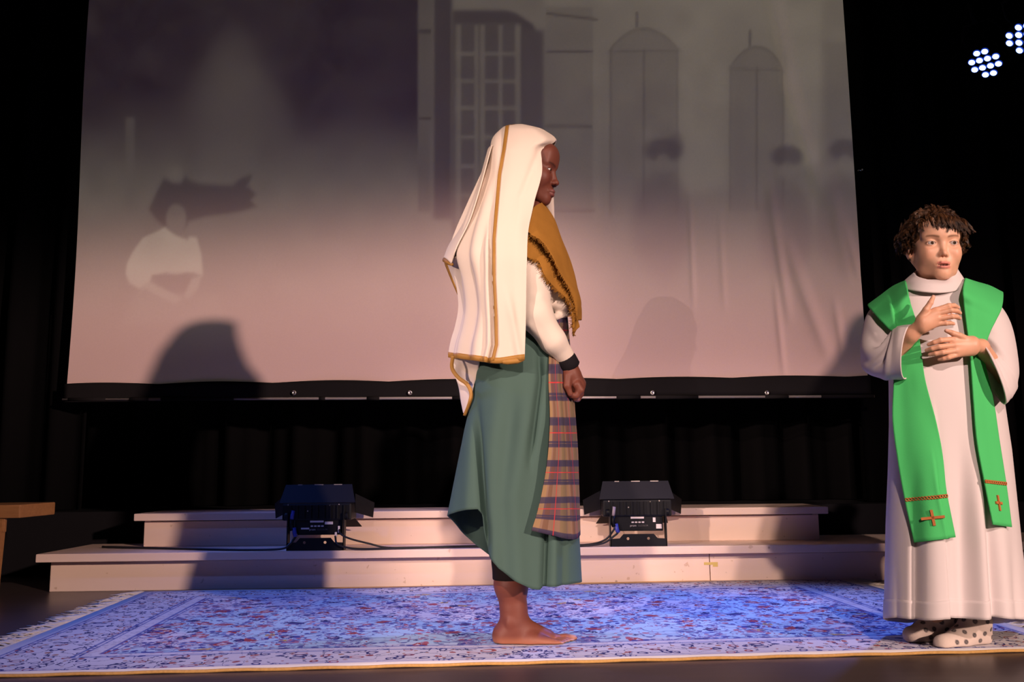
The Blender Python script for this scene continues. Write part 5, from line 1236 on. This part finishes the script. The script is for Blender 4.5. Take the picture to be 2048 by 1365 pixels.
# hair: a close cap under tousled curls
hm = bpy.data.materials.new('brown_curly_hair'); nt, N, K, bs = nodes_of(hm)
hn1 = noise(nt, 90, 3, objco(nt)); K.new(mixc(nt, ramp(nt, hn1, .35, .7), (0.028, 0.011, 0.005), (0.15, 0.066, 0.026)), bs.inputs['Base Color']); bs.inputs['Roughness'].default_value = .38; bs.inputs['Specular IOR Level'].default_value = .5
hops = [('u', ell((-14, 0, 40), (101, 79, 82)), 0), ('u', ell((-40, 0, 5), (72, 76, 62)), 20), ('s', ell((98, 0, -30), (74, 86, 72)), 8), ('s', ell((30, 78, -45), (45, 40, 52)), 8), ('s', ell((30, -78, -45), (45, 40, 52)), 8), ('s', half((0, 0, 1), -58), 8)]
v, f = sdf_mesh(hops, (-130, -100, -80), (100, 100, 140), 3.0)
mb = MB(); mb.add((v * bs_ / 1000) @ Mb.T + ob, f.tolist())
rr = np.random.default_rng(11)
def lock(p, d0, d1, L, r0, cur, n=9, ns=15, fr0=5.0):
    """a curl of several fine strands that start together on the scalp and gather at the tip"""
    ph = rr.random() * 6.28; fr = fr0 + rr.random() * 3; side = np.cross(d0, [0.1, 0, 1.0]); side /= np.linalg.norm(side) + 1e-6; upv = np.cross(side, d0); q = np.array(p, float); pts = [q]
    for k in range(1, n):
        t = k / (n - 1); d = d0 * (1 - t) + d1 * t; d = d / (np.linalg.norm(d) + 1e-9); q = q + d * L / (n - 1)
        pts.append(q + cur * t ** .7 * (side * math.sin(ph + fr * t) + upv * math.cos(ph + fr * t)))
    P = np.array(pts); t = np.linspace(0, 1, n)[:, None]
    a_ = rr.random(ns) * 6.28; r_ = r0 * np.sqrt(rr.random(ns)); o_ = (np.cos(a_) * r_)[:, None] * side + (np.sin(a_) * r_)[:, None] * upv
    STRANDS.append(P[None] + o_[:, None] * (1.0 - .5 * t[None] ** 2) + np.cumsum(rr.normal(size=(ns, n, 3)) * .35, 1))
STRANDS = []
def weave(S, r):
    """all strands as one run of thin three-sided tubes"""
    S = np.concatenate(S); m_, n = S.shape[:2]; S = (S * bs_ / 1000) @ Mb.T + ob
    T = np.gradient(S, axis=1); T /= np.linalg.norm(T, axis=-1, keepdims=True) + 1e-12
    a_ = np.cross(T, np.array([.3, .2, .93])); a_ /= np.linalg.norm(a_, axis=-1, keepdims=True) + 1e-9; b_ = np.cross(T, a_)
    rad = (r / 1000 * (1 - .65 * np.linspace(0, 1, n) ** 2))[None, :, None]
    V = np.stack([S + rad * (math.cos(q) * a_ + math.sin(q) * b_) for q in (0, 2.094, 4.189)], 2)
    i = np.arange(m_)[:, None, None] * n * 3 + np.arange(n - 1)[None, :, None] * 3; k = np.arange(3)[None, None, :]; k2 = (k + 1) % 3
    Fc = np.stack(np.broadcast_arrays(i + k, i + k2, i + 3 + k2, i + 3 + k), -1).reshape(-1, 4)
    return V.reshape(-1, 3), Fc
for _ in range(900):
    a = rr.random() * 2 * math.pi; el = -.38 + 1.38 * rr.random() ** .75
    n_ = np.array([math.cos(a) * math.cos(el * 1.5), math.sin(a) * math.cos(el * 1.5), math.sin(el * 1.5)])
    p = np.array([-14, 0, 38]) + n_ * np.array([97, 75, 78])
    if p[0] > 30 and p[2] < 70: continue
    if p[2] < 8 and p[0] > -22: continue
    if p[2] < -30: continue
    tang = np.cross(n_, [0, 0, 1.0]); tang /= np.linalg.norm(tang) + 1e-6; down = np.cross(n_, tang); down = down if down[2] < 0 else -down
    sw = rr.normal()
    dirv = n_ * (.45 if p[2] > 70 else .8) + down * .45 + tang * sw * .7
    end = -n_ * .15 + down * .7 + tang * (-sw * .8) + rr.normal(size=3) * .25
    lock(p - n_ * 4, dirv, end, 30 + rr.random() * 16, 6.0, 5 + rr.random() * 4)
for k in range(120):                                       # fringe over the forehead
    y = -60 + 122 * rr.random(); p = np.array([62 - (y / 70) ** 2 * 30 + rr.normal() * 3, y, 84 - (y / 75) ** 2 * 26 + rr.normal() * 5])
    low = 40 + 12 * sstep(y, -20, 10) - 12 * (y < -35)
    lock(p, np.array([.9, rr.normal() * .2 + .1, .12]), np.array([.18, .22 + rr.normal() * .3, -1.0]), low + 10 + rr.random() * 14, 4.6, 1.5 + rr.random() * 2, ns=14, fr0=3)
for sgn in (-1, 1):                                        # tousled sides above the ears
    for k in range(75):
        p = np.array([-70 + 72 * rr.random(), sgn * (68 + 4 * rr.random()), 8 + 52 * rr.random()])
        lock(p, np.array([rr.normal() * .4 - .25, sgn * .9, rr.normal() * .35]), np.array([rr.normal() * .5 - .3, -sgn * .1, -.6 + rr.normal() * .4]), 34 + rr.random() * 20, 6.0, 6 + rr.random() * 5)
wv_, wf_ = weave(STRANDS, 0.75)
hV, hF, _ = join([(np.array(mb.V), np.array(mb.F), (0, 0, 0)), (wv_, wf_, (0, 0, 0))])
mesh_obj('hair', hV, hF, hm, boy, label='tousled curly brown hair')
